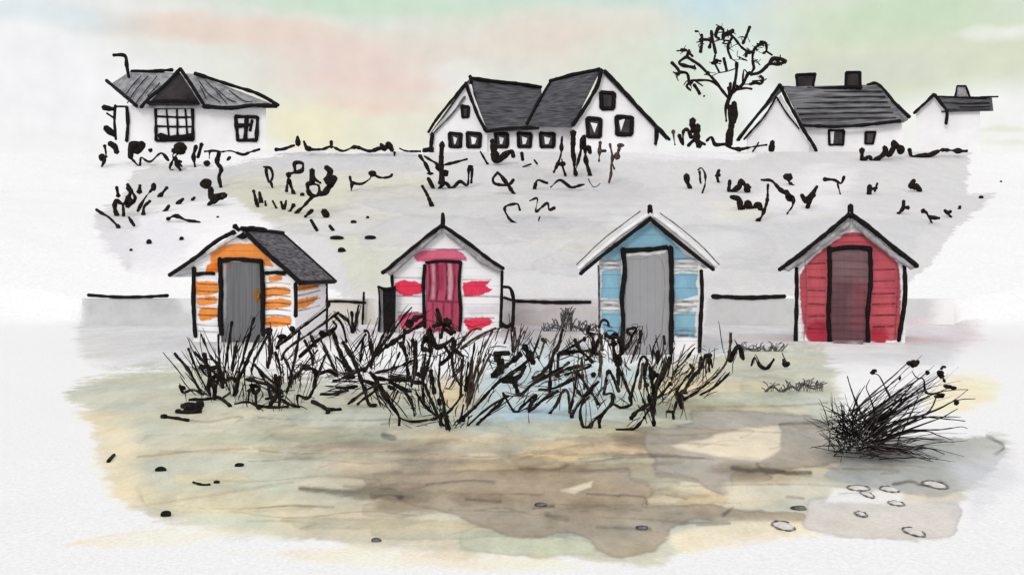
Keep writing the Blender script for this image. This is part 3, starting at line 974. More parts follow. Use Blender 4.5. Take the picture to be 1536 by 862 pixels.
PK, RD, RS = (220, 108, 136), (234, 62, 92), (224, 92, 126)
GL = (116, 112, 115)
hut2 = dict(stripes=[(.25, .5, (224, 92, 126)), (.75, 1.0, (234, 62, 92)), (1.25, 1.5, (220, 108, 136))], cx=670, base=497, th=.04, D=2.4, o=(540, 300), s=2.393, base_col=(247, 246, 247), board=.235, finial=True,
    label="white beach hut with broken pink and red stripes and a plum door", wall=(115, 506, 400),
    roof=[(82, 258), (296, 88), (514, 246)], roof_mat=("felt_pale", "felt_pale"), roof_th=.05,
    barge=[([(80, 262), (150, 205), (230, 138), (292, 92)], 2.9, "black"), ([(298, 92), (370, 140), (440, 195), (516, 246)], 2.9, "black"),
           ([(106, 266), (170, 212), (240, 152), (290, 112)], 3.2, "soft_grey"), ([(304, 110), (370, 162), (440, 222), (500, 254)], 3.2, "soft_grey")],
    ridge=[([(297, 48), (298, 75), (296, 98)], 3.0)],
    posts=[([(115, 268), (117, 360), (114, 465)], 2.4, "black"), ([(510, 255), (508, 350), (505, 455)], 2.4, "black")],
    paint=[("a", [(192, 198), (230, 178), (350, 180), (382, 216), (235, 223), (200, 217)], PK),
           ("a", [(122, 298), (160, 286), (222, 300), (222, 330), (160, 345), (130, 325)], RD),
           ("a", [(372, 296), (470, 287), (452, 308), (474, 322), (440, 338), (378, 346)], RD),
           ("a", [(138, 415), (200, 404), (240, 410), (232, 450), (160, 462), (145, 445)], RS),
           ("a", [(376, 430), (460, 421), (476, 440), (440, 455), (400, 470), (380, 448)], RD),
           ("a", [(380, 385), (500, 372), (500, 405), (400, 415)], (218, 216, 219), .8, 5, 3, 0)]
          + [("l", p, GL) for p in ([(118, 278), (225, 281)], [(135, 344), (215, 346)], [(136, 402), (232, 406)], [(370, 285), (470, 284)], [(370, 344), (500, 347)], [(370, 424), (480, 423)], [(196, 174), (372, 178)])],
    door=(237, 220, 356, 500), door_col=(182, 78, 104), dvar=.30, dsx=12, dsz=1.6,
    door_paint=[("l", [(x, 228), (x + 4, 300), (x - 2, 356)], (66, 34, 46), 1.6, .9, 1.2, 1) for x in (248, 276, 310, 336)]
               + [("l", [(240, 362), (356, 366)], (60, 40, 48), 1.3, .9, 1, 1)] + [("l", [(x, 370), (x, 460)], (80, 36, 50), 1.5, .8, 1.2, 1) for x in (262, 300, 330)]
               + [("a", [(255, 235), (300, 232), (290, 320), (260, 330)], (140, 44, 70), .6, 4, 4, 0)] + [("l", [(x, 232), (x + 2, 290), (x, 350)], (226, 196, 204), 2.2, .6, 2, 2) for x in (262, 322)],
    frame=[([(232, 232), (228, 300), (230, 380), (232, 458)], 2.7), ([(236, 224), (290, 218), (362, 222)], 2.4), ([(362, 222), (356, 300), (362, 400), (358, 470)], 2.6)])

BL = (136, 180, 201)
BG = [("l", [(a, y), ((a + b) / 2, y + 3 * (-1) ** i), (b, y + 1)], (84, 84, 90), 1.3, .8, 1.3, 1) for i, (a, b, y) in enumerate(
    [(236, 312, 214), (240, 312, 222), (238, 314, 230), (246, 312, 238), (240, 312, 246), (240, 312, 362), (246, 314, 372), (244, 312, 382), (240, 310, 394),
     (506, 590, 214), (508, 585, 224), (506, 588, 232), (508, 586, 242), (506, 590, 256), (508, 590, 360), (508, 572, 368), (508, 585, 380), (508, 568, 390), (508, 560, 398), (512, 582, 470), (510, 575, 482), (520, 585, 490)])]
hut3 = dict(stripes=[(.2, .75, (136, 180, 201)), (.98, 1.5, (136, 180, 201))], cx=975, base=531, th=-.10, D=2.4, o=(800, 300), s=2.394, base_col=(228, 228, 230), board=.25, finial=True,
    label="pale blue beach hut with a tall plain grey door and white roof edges", wall=(236, 602, 400),
    roof=[(165, 256), (420, 58), (650, 246)], roof_mat=("felt_pale", "felt_pale"), roof_th=.06, lift=.07, eave_mat="soft_grey",
    barge=[([(168, 265), (240, 205), (330, 135), (415, 72)], 2.9, "black"), ([(424, 70), (490, 128), (570, 190), (648, 250)], 2.9, "black"),
           ([(163, 246), (240, 180), (330, 109), (408, 54)], 3.2, "white_board"), ([(436, 56), (520, 118), (590, 177), (658, 238)], 3.3, "white_board"),
           ([(155, 232), (250, 142), (330, 80), (385, 40)], .9, "grey_ink"), ([(455, 46), (540, 110), (610, 170), (668, 232)], .9, "grey_ink")],
    ridge=[([(418, 20), (420, 44), (421, 72)], 3.4)],
    posts=[([(234, 235), (236, 330), (236, 500)], 1.6, "grey_ink"), ([(604, 252), (606, 340), (600, 450), (597, 545)], 3.2, "black")],
    paint=[("a", [(420, 80), (550, 200), (592, 212), (228, 214), (290, 172)], BL), ("a", [(244, 254), (314, 252), (314, 352), (244, 350)], BL),
           ("a", [(244, 400), (314, 400), (314, 500), (252, 485)], BL), ("a", [(506, 264), (590, 266), (584, 300), (592, 340), (508, 354)], BL),
           ("a", [(506, 410), (582, 404), (578, 492), (506, 486)], BL), ("a", [(592, 230), (605, 230), (605, 500), (592, 500)], (243, 243, 245), .9, 1, 1, 0),
           ("a", [(236, 500), (320, 505), (320, 560), (236, 560)], (246, 246, 247), .9, 3, 3, 0), ("a", [(500, 495), (600, 500), (600, 560), (500, 560)], (246, 246, 247), .9, 3, 3, 0)] + BG,
    door=(330, 180, 492, 575), door_col=(158, 157, 160), dvar=.08, dsx=2.5, dsz=2.0,
    door_paint=[("l", [(340, 210), (395, 212), (430, 192), (465, 230), (472, 330), (458, 490), (450, 560)], (112, 112, 114), .5, .7, .7, .6),
                ("a", [(336, 180), (480, 178), (470, 190), (336, 200)], (226, 226, 227), .9, 1.5, 2, 0)],
    frame=[([(322, 175), (328, 260), (318, 350), (322, 440), (316, 555)], 3.9), ([(318, 184), (380, 178), (430, 176), (480, 168)], 3.7), ([(492, 168), (497, 260), (496, 400), (494, 552)], 3.7)])

R1, R2 = (190, 88, 97), (172, 50, 66)
hut4 = dict(stripes=[(-1, 3, (190, 88, 97))], cx=1276, base=513, th=None, D=2.4, o=(1080, 300), s=2.0524, base_col=(246, 244, 246), board=.2, finial=True,
    label="rose red boarded beach hut with a dark brown red door", wall=(236, 570, 400),
    roof=[(184, 208), (402, 36), (606, 200)], roof_mat=("felt_pale", "felt_pale"), roof_th=.06,
    barge=[([(182, 214), (250, 165), (330, 100), (398, 44)], 3.4, "black"), ([(404, 44), (470, 92), (540, 150), (608, 204)], 3.6, "black"),
           ([(206, 214), (270, 172), (340, 115), (398, 72)], 4.0, "soft_grey"), ([(410, 68), (470, 118), (530, 165), (592, 208)], 4.2, "soft_grey")],
    ridge=[([(402, 16), (402, 32), (402, 52)], 3.8)],
    posts=[([(236, 208), (236, 300), (233, 437)], 3.2, "black"), ([(568, 202), (570, 290), (562, 360), (550, 432)], 3.3, "black")],
    paint=[("a", [(372, 112), (390, 100), (412, 98), (436, 100), (470, 116), (550, 196), (556, 300), (552, 398), (540, 428), (512, 430), (498, 446), (470, 430), (300, 440), (270, 425), (250, 340), (246, 230), (280, 180), (330, 140)], R1),
           ("a", [(262, 390), (300, 370), (332, 385), (328, 436), (296, 442), (270, 420)], R2, .9, 4, 4, .04), ("a", [(468, 400), (500, 395), (512, 425), (496, 446), (470, 430)], R2, .9, 4, 4, .04),
           ("a", [(540, 200), (556, 240), (550, 360), (536, 380), (530, 260)], (176, 74, 86), .6, 4, 4, 0), ("a", [(250, 230), (262, 200), (268, 400), (254, 420)], (180, 78, 92), .6, 3, 4, 0)]
          + [("l", [(272, y), (322, y + (2 if y % 2 else -2))], (70, 38, 44), 1.2, .95, .9, .7) for y in (196, 237, 277, 319, 358, 395)]
          + [("l", [(470, y), (538, y - 2)], (70, 38, 44), 1.2, .95, .9, .7) for y in (215, 250, 289, 321, 355, 390)]
          + [("l", [(365, 109), (458, 110)], (90, 56, 62), 1.1, .85, .9, .7), ("l", [(262, 190), (266, 300), (258, 436)], (78, 60, 64), .8, .8, .8, .6),
             ("l", [(540, 190), (548, 240), (538, 430)], (78, 60, 64), .8, .8, .8, .6), ("l", [(548, 190), (552, 260)], (78, 60, 64), .8, .8, .8, .6)],
    door=(342, 152, 458, 450), door_col=(116, 84, 88), dvar=.30, dsx=2, dsz=18,
    door_paint=[("a", [(345, 155), (455, 155), (455, 260), (345, 240)], (128, 104, 106), .6, 8, 6, 0), ("a", [(345, 250), (400, 255), (390, 400), (345, 420)], (98, 70, 76), .7, 8, 6, 0), ("a", [(420, 250), (455, 260), (440, 400), (410, 380)], (138, 72, 82), .6, 8, 6, 0)]
               + [("l", [(346, y), (454, y + 3)], (74, 48, 54), .8, .6, .9, .8) for y in range(186, 440, 24)],
    frame=[([(337, 145), (338, 250), (334, 350), (338, 442)], 3.4), ([(334, 154), (385, 146), (430, 146), (465, 150)], 3.6), ([(462, 150), (464, 250), (455, 350), (456, 446)], 3.4)],
    step=[(350, 455), (440, 455)])

FR = {}
for nm, sp in (("1", hut1), ("2", hut2), ("3", hut3), ("4", hut4)):
    FR[nm] = beach_hut(sp)

# things standing against the second hut
Zh2 = ((540, 300), 2.393)
F2h = FR["2"][0]
b_ = empty("storage_box", F2h.world(F2h.loc(*mp(*Zh2, [(95, 470)])[0], .25)))
b_.location.z = 0
tag(b_, "narrow black upright box leaning on the left side of the pink striped hut", "box")
bx = MB()
p0, p1 = at(578, 430, 27.5), at(590, 430, 27.5)
bx.prism([at(575, 499, 27.1), at(591, 499, 27.1), at(592, 431, 27.1), at(574, 432, 27.1)], (0, .3, 0))
o = bx.build("body", "black", b_, smooth=False, origin=tuple(b_.location))
bx = MB(); bx.prism([at(566, 498, 27.16), at(575, 499, 27.16), at(574, 434, 27.16), at(569, 434, 27.16)], (0, .3, 0))
bx.build("side_panel", "soft_grey", b_, smooth=False, origin=tuple(b_.location))
bx = MB()
q, rr, _ = pen([(567, 430), (578, 433), (593, 431)], 2.6); bx.tube([at(x, y, 27.08) for x, y in q], rr * 27.5 / FPX)
q, rr, _ = pen([(568, 432), (570, 470), (568, 496)], 1.6); bx.tube([at(x, y, 27.08) for x, y in q], rr * 27.5 / FPX)
bx.build("lid", "black", b_, origin=tuple(b_.location))

hr = empty("grab_rail", (*at(765, 497, 27.4)[:2], 0))
tag(hr, "black bent pipe rail on the right side of the pink striped hut", "rail")
bx = MB()
for pts, r in (([(755, 430), (765, 432), (770, 445), (770, 470), (768, 499)], 2.7), ([(756, 446), (768, 450)], 2.2), ([(752, 485), (760, 490), (770, 484)], 3.0)):
    q, rr, _ = pen(pts, r); bx.tube([at(x, y, 27.4) for x, y in q], rr * 27.4 / FPX)
bx.build("pipe", "black", hr, origin=tuple(hr.location))

# ------------------------------------------------------------------ low wall along the foot of the bank
lw = empty("low_wall", (0.3, YW, 0))
tag(lw, "low grey wall with black capping along the foot of the pale bank", "wall")
mb = MB()
def wall_face():
    xs = np.arange(-12.5, 12.9, .04); zs = np.linspace(-.05, 1, 34)
    top = 0.76 + .012 * vnoise(xs * .9, xs * 0)
    U = np.stack([np.repeat(xs[None], 34, 0), np.full((34, len(xs)), YW), -.05 + (zs[:, None] + .05) / 1.05 * (top[None] + .05)], -1)
    px, py = pix(U[..., 0], U[..., 1], U[..., 2])
    lay = [A([(128, 440), (262, 440), (300, 500), (128, 500)], (200, 200, 200), .95, 7, 6, .04), A([(128, 472), (320, 466), (330, 500), (128, 500)], (212, 212, 212), .8, 7, 6),
           A([(478, 448), (560, 448), (570, 500), (470, 500)], (212, 210, 200), .9, 7, 6, .04), A([(760, 446), (900, 446), (900, 466), (770, 470)], (206, 203, 205), .8, 7, 5),
           A([(760, 470), (900, 462), (900, 500), (760, 500)], (190, 185, 185), .7, 8, 6), A([(1060, 444), (1205, 444), (1205, 500), (1060, 500)], (205, 205, 205), .95, 6, 5, .04),
           A([(1340, 440), (1420, 444), (1440, 470), (1400, 500), (1340, 500)], (209, 209, 209), .9, 14, 8), A([(1350, 478), (1440, 480), (1440, 500), (1350, 500)], (226, 208, 214), .7, 6, 4), A([(1402, 436), (1460, 436), (1460, 510), (1400, 510)], (246, 245, 246), .9, 16, 8)]
    c = wash(px.ravel(), py.ravel(), U[..., 0].ravel(), U[..., 2].ravel() * 2, lay, (230, 230, 230))
    mb = MB(); mb.grid(U, c)
    T = np.stack([U[-1], U[-1] + [0, .28, 0]]); mb.grid(T, np.tile(s2l((226, 225, 228)), (T.shape[0] * T.shape[1], 1)))
    return mb


mb = wall_face()
mb.build("wall_face", "paint", lw, smooth=False, origin=(0.3, YW, 0))
for pts, r in (([(132, 442), (170, 445), (215, 445), (252, 443)], 2.6), ([(478, 452), (510, 452), (548, 454)], 2.3), ([(772, 451), (830, 453), (886, 453)], 2.8), ([(1068, 444), (1120, 446), (1178, 444)], 3.6)):
    b = MB(); q, rr, _ = pen(pts, r, wob=.5, var=.2)
    b.tube([at(x, y, YW - .02) for x, y in q], rr * YW / FPX)
    b.build("capping", "black", lw, origin=(0.3, YW, 0))
b = MB(); q, rr, _ = pen([(546, 438), (545, 460), (544, 490)], 1.8)
b.tube([at(x, y, YW - .15) for x, y in q], rr * YW / FPX)
b.build("post", "black", lw, origin=(0.3, YW, 0))

# ------------------------------------------------------------------ houses on the crest
class House:
    def __init__(self, name, label, px, Y, th=None, base=231):
        self.F = Frame(px, base, th, Y)
        self.F.o[2] = EYE - (base - HY) * Y / FPX
        self.root = empty(name, self.F.o, self.F.th)
        tag(self.root, label, "house", "houses along the top of the bank")

    def walls(self, polys):
        mb = MB()
        for pts, w, D in polys:
            mb.prism([self.F.loc(x, y, w) for x, y in pts], (0, D, 0))
        return mb.build("wall", "house_white", self.root, smooth=False)

    def roof(self, sheets, mat, th=.14):
        mb = MB()
        for q in sheets:
            mb.slab([self.F.loc(*p) for p in q], th)
        return mb.build("roof", mat, self.root, smooth=False)

    def sticks(self, name, lst, mat="black", parent=None):
        o = None
        if name in ("roof_seam", "side_porch", "chimney_pipe"):      # fine surface lines stay one part
            mb = MB()
            for pts, r, w in lst:
                self.F.rod(mb, pts, r, w, wob=.5, var=.25)
            return mb.build(name, mat, parent or self.root)
        for pts, r, w in lst:
            mb = MB()
            self.F.rod(mb, pts, r, w, wob=.5, var=.25)
            o = mb.build(name, mat, parent or self.root)
        return o

    def window(self, pts, r, w, pane="pane_dark", bars=(), curtain=(), closed=True):
        f = MB(); P = list(pts) + ([pts[0]] if closed else [])
        for a, b in zip(P[:-1], P[1:]):
            self.F.rod(f, [a, b], r, w - .06, wob=.4, var=.25)
        for bp, br in bars:
            self.F.rod(f, bp, br, w - .06, wob=.4, var=.25)
        fo = f.build("window", "black", self.root)
        p = MB(); p.prism([self.F.loc(x, y, w - .03) for x, y in pts], (0, .02, 0))
        p.build("pane", pane, fo, smooth=False)
        if curtain:  # painted glints: flat white plates imitate light reflected on the dark glass
            c = MB()
            for cp in curtain:
                c.prism([self.F.loc(x, y, w - .05) for x, y in cp], (0, .01, 0))
            c.build("curtain", "pane_white", fo, smooth=False)
        return fo


Z1 = ((100, 50), 2.8725); Z2 = ((600, 80), 3.0786); Z3 = ((980, 20), 2.536)
# --- hipped bungalow on the left
h = House("bungalow", "white bungalow with a grey hipped roof, dark front gable and bent stovepipe", 295, 64)
h.walls([([(190, 232), (190, 158), (399, 157), (399, 232)], 0, 6.0)])
h.roof([[(205, 159, -.45), (416, 159, -.45), (292, 111, 3), (197, 106, 3)], [(416, 159, -.45), (404, 158, 6.4), (292, 111, 3)],
        [(197, 106, 3), (292, 111, 3), (404, 158, 6.4), (196, 152, 6.4)], [(205, 159, -.45), (197, 106, 3), (166, 126, 3.0)], [(166, 126, 3.0), (197, 106, 3), (196, 152, 6.4)]], "slate_pale")
g = MB(); g.prism([h.F.loc(x, y, -.7) for x, y in [(222, 156), (300, 155), (268, 106)]], (0, 3.2, 0))
g.build("front_gable", "gable_dark", h.root, smooth=False)
rw = lambda x, y: -.58 + 3.45 * (158 - y) / 52
h.sticks("ridge_cap", [([(197, 107), (230, 107), (259, 105)], 2.6, 2.9), ([(292, 110), (340, 126), (385, 140), (418, 158)], 2.9, lambda x, y: rw(x, y) - .1)])
h.sticks("bargeboard", [(mp(*Z1, [(320, 320), (350, 285), (420, 225), (490, 152)]), 2.4, -.8), (mp(*Z1, [(490, 152), (540, 225), (590, 305)]), 3.2, -.8), (mp(*Z1, [(345, 298), (450, 292), (560, 295)]), 2.8, -.8)])
h.sticks("gutter", [([(305, 160), (345, 162), (380, 158), (416, 159)], 3.2, -.6), ([(160, 121), (180, 138), (205, 159)], 2.6, lambda x, y: 3.0 - 3.5 * (x - 160) / 45 - .1)])
h.sticks("roof_seam", [(mp(*Z1, p), .9, lambda x, y: rw(x, y) - .06) for p in ([(320, 185), (280, 230), (245, 275)], [(350, 185), (300, 240), (262, 300)], [(390, 185), (330, 260), (300, 300)], [(400, 215), (350, 270)],
    [(570, 205), (610, 260), (660, 295)], [(600, 205), (650, 255), (690, 305)], [(640, 235), (700, 285), (730, 298)], [(700, 245), (760, 290), (800, 295)], [(575, 230), (600, 280)])], "gable_dark")
ch = h.sticks("chimney_pipe", [([(193, 116), (190, 98), (187, 84), (170, 83)], 2.7, 2.4)])
h.sticks("corner_post", [([(190, 160), (192, 185), (190, 212)], 2.6, -.05)])
h.sticks("side_porch", [([(173, 158), (172, 185), (174, 210)], 2.4, .4), ([(155, 161), (164, 163), (172, 164)], 4.2, .4), ([(158, 191), (165, 197), (173, 203)], 4.6, .4), ([(160, 170), (172, 178)], 1.6, .4), ([(173, 160), (192, 160)], 1.6, .3)])
b1 = [(mp(*Z1, p), r) for p, r in (([(390, 358), (470, 362), (545, 362)], 1.6), ([(390, 400), (470, 402), (545, 402)], 1.5), ([(430, 330), (440, 440)], 1.5), ([(475, 325), (478, 445)], 1.6), ([(512, 330), (520, 440)], 1.6), ([(400, 440), (450, 452), (545, 440)], 4.2))]
h.window(mp(*Z1, [(383, 322), (543, 320), (545, 460), (385, 462)]), 2.4, 0, "pane_white", b1)
h.window(mp(*Z1, [(728, 358), (822, 362), (818, 460), (738, 462)]), 3.0, 0, "pane_white", [(mp(*Z1, [(775, 365), (770, 455)]), 3.4), (mp(*Z1, [(735, 400), (790, 395)]), 3.2), (mp(*Z1, [(800, 375), (790, 420)]), 2.0)])

# --- long house with two gables in the middle
h = House("long_house", "long white house with two gables and steep dark slate roofs", 825, 64)
h.walls([([(650, 236), (650, 199), (703, 124), (731, 196), (731, 236)], .6, 5), ([(731, 236), (731, 190), (860, 188), (860, 236)], .8, 5), ([(858, 236), (858, 190), (904, 110), (986, 196), (986, 236)], 0, 6)])
h.roof([[(730, 197, .35), (808, 192, .35), (812, 131, 4), (706, 119, 2.6)], [(706, 119, 2.6), (812, 131, 4), (815, 190, 8), (722, 190, 8)],
        [(790, 188, .2), (858, 189, -.2), (900, 105, -.2), (825, 122, 3.4)], [(903, 106, -.2), (1000, 209, -.2), (992, 200, 6), (901, 113, 6)], [(703, 119, .4), (644, 202, .4), (648, 196, 5), (705, 126, 5)]], "slate_dark", .1)
mw = lambda x, y: .3 + 3.6 * (195 - y) / 70
h.sticks("ridge_cap", [([(706, 117), (740, 122), (780, 126), (812, 131)], 3.0, lambda x, y: 2.5 + 1.4 * (x - 706) / 106), ([(825, 122), (860, 112), (899, 104)], 2.8, lambda x, y: 3.3 - 3.6 * (x - 825) / 75)])
h.sticks("valley_trim", [([(826, 123), (808, 152), (790, 186)], 2.4, lambda x, y: .1 + 3.1 * (186 - y) / 64), ([(728, 197), (765, 192), (808, 191)], 2.5, .2)])
h.sticks("bargeboard", [(mp(*Z2, [(130, 365), (180, 290), (250, 205), (305, 135)]), 2.2, .35), (mp(*Z2, [(305, 135), (330, 210), (360, 290), (395, 355)]), 2.6, .35), (mp(*Z2, [(322, 105), (330, 140)]), 3.0, .6),
    (mp(*Z2, [(930, 75), (910, 150), (860, 240), (795, 335)]), 3.0, -.3), (mp(*Z2, [(945, 80), (1020, 160), (1110, 260), (1245, 400)]), 2.9, -.3)])
h.sticks("inner_verge", [(mp(*Z2, [(155, 370), (190, 335), (250, 270), (300, 200)]), 1.7, .45)], "grey_ink")
h.sticks("corner_post", [(mp(*Z2, [(150, 370), (145, 420), (145, 460)]), 3.6, .5), (mp(*Z2, [(110, 450), (150, 440)]), 4.0, .5)])
h.sticks("end_post", [(mp(*Z2, [(1185, 345), (1185, 385), (1180, 420)]), 3.0, -.1)])
wr = lambda x0, y0, x1, y1: mp(*Z2, [(x0, y0), (x1, y0 + 4), (x1 - 3, y1), (x0 + 3, y1)])
h.window(wr(285, 243, 318, 295), 2.4, .6)
h.window(wr(928, 180, 988, 255), 3.2, 0)
h.window(wr(865, 300, 928, 385), 2.9, 0, curtain=[mp(*Z2, [(880, 320), (912, 325), (898, 368)])])
h.window(wr(998, 292, 1072, 375), 3.0, 0, curtain=[mp(*Z2, [(1012, 312), (1040, 300), (1020, 360)])])
for x0, x1, w in ((228, 282, .6), (310, 372, .6), (440, 498, .8), (545, 606, .8), (648, 712, .8)):
    h.window(wr(x0, 368, x1, 432), 2.6, w, curtain=[mp(*Z2, [(x0 + 18, 385), (x1 - 18, 392), (x1 - 26, 418), (x0 + 22, 420)])])

# --- cottage with two chimneys on the right
h = House("cottage", "white cottage with a striped grey roof and two black chimneys", 1240, 64)
h.walls([([(1120, 236), (1120, 203), (1171, 142), (1214, 218), (1214, 236)], 0, 6), ([(1214, 236), (1206, 185), (1352, 181), (1360, 236)], .3, 5)])
h.roof([[(1204, 188, -.05), (1354, 182, -.05), (1322, 127, 3), (1176, 130, 2.2)], [(1354, 182, -.05), (1362, 178, 5.4), (1322, 127, 3)], [(1176, 130, 2.2), (1322, 127, 3), (1362, 178, 5.4), (1200, 180, 5.6)],
        [(1170, 129, -.3), (1104, 210, -.3), (1108, 203, 6), (1172, 136, 6)]], "slate_mid", .1)
cw = lambda x, y: -.15 + 2.9 * (185 - y) / 56
h.sticks("ridge_cap", [([(1172, 131), (1215, 133), (1270, 131), (1292, 131)], 2.6, 2.4), ([(1301, 128), (1318, 127), (1340, 152), (1364, 176)], 2.9, lambda x, y: cw(x, y) + .1)])
h.sticks("bargeboard", [(mp(*Z3, [(482, 270), (430, 345), (375, 415), (322, 482)]), 2.7, -.4), (mp(*Z3, [(482, 272), (520, 350), (570, 440), (620, 525), (590, 542)]), 2.8, -.4)])
h.sticks("inner_verge", [(mp(*Z3, [(468, 318), (420, 395), (380, 440), (345, 480)]), 1.6, -.2), (mp(*Z3, [(470, 320), (510, 385), (555, 440)]), 1.4, -.2)], "stem")
h.sticks("gutter", [([(1205, 188), (1260, 190), (1310, 186), (1350, 181)], 2.6, -.3)])
h.sticks("roof_seam", [([(1184 + (y - 135) * .42, y + 1), (1240, y), (1300, y - 1), (1322 + (y - 135) * .5, y - 1)], 1.2, lambda x, yy: cw(x, yy) - .06) for y in (138, 146, 154, 162, 170, 178)], "gable_dark")
for pts in ([(1196, 135), (1195, 112), (1223, 111), (1219, 134)], [(1268, 133), (1269, 109), (1290, 108), (1291, 133)]):
    c = MB(); c.prism([h.F.loc(x, y, 2.5) for x, y in pts], (0, .9, 0))
    co = c.build("chimney", "gable_dark", h.root, smooth=False)
    c = MB(); [h.F.rod(c, [p, q], 2.2, 2.45, wob=.5, var=.3) for p, q in zip(pts[:-1], pts[1:])]
    c.build("chimney_edge", "black", co)
h.window(mp(*Z3, [(668, 445), (725, 447), (722, 500), (670, 500)]), 1.9, .3, "pane_dark", curtain=[mp(*Z3, [(672, 450), (688, 450), (684, 496), (674, 496)])])
h.window(mp(*Z3, [(808, 452), (845, 452), (835, 496), (806, 496)]), 1.8, .3)

# --- small far cottage
h = House("far_cottage", "small distant white cottage with a thin dark roof at the far right", 1430, 76)
h.walls([([(1374, 238), (1374, 169), (1402, 145), (1420, 167), (1420, 238)], 0, 6), ([(1420, 238), (1420, 166), (1470, 166), (1470, 238)], .2, 5)])
h.roof([[(1412, 167, -.1), (1490, 165, -.1), (1488, 147, 2.5), (1404, 145, 2.2)], [(1404, 145, 2.2), (1488, 147, 2.5), (1488, 165, 5.4), (1412, 165, 5.4)], [(1402, 142, -.3), (1372, 169, -.3), (1375, 165, 6), (1403, 146, 6)]], "slate_dark", .08)
h.sticks("bargeboard", [([(1401, 141), (1386, 156), (1371, 170)], 2.3, -.4), ([(1402, 142), (1412, 155), (1420, 168), (1419, 186)], 2.4, -.4)])
h.sticks("ridge_cap", [([(1406, 146), (1450, 147), (1480, 147)], 2.6, 2.2), ([(1470, 146), (1497, 145)], 1.3, 2.2)])
h.sticks("roof_seam", [([(1414, 154), (1440, 155), (1484, 154)], 1.3, 1.2), ([(1440, 160), (1486, 160)], 1.0, .5), ([(1418, 164), (1484, 164)], 1.2, -.2)], "gable_dark")
c = MB(); c.prism([h.F.loc(x, y, 2.4) for x, y in [(1432, 148), (1436, 129), (1449, 129), (1456, 148)]], (0, .9, 0))
co = c.build("chimney", "soft_grey", h.root, smooth=False)
c = MB(); [h.F.rod(c, [p, q], 1.5, 2.35) for p, q in (((1432, 147), (1436, 129)), ((1436, 129), (1449, 129)), ((1449, 129), (1456, 147)))]; c.build("chimney_edge", "black", co)

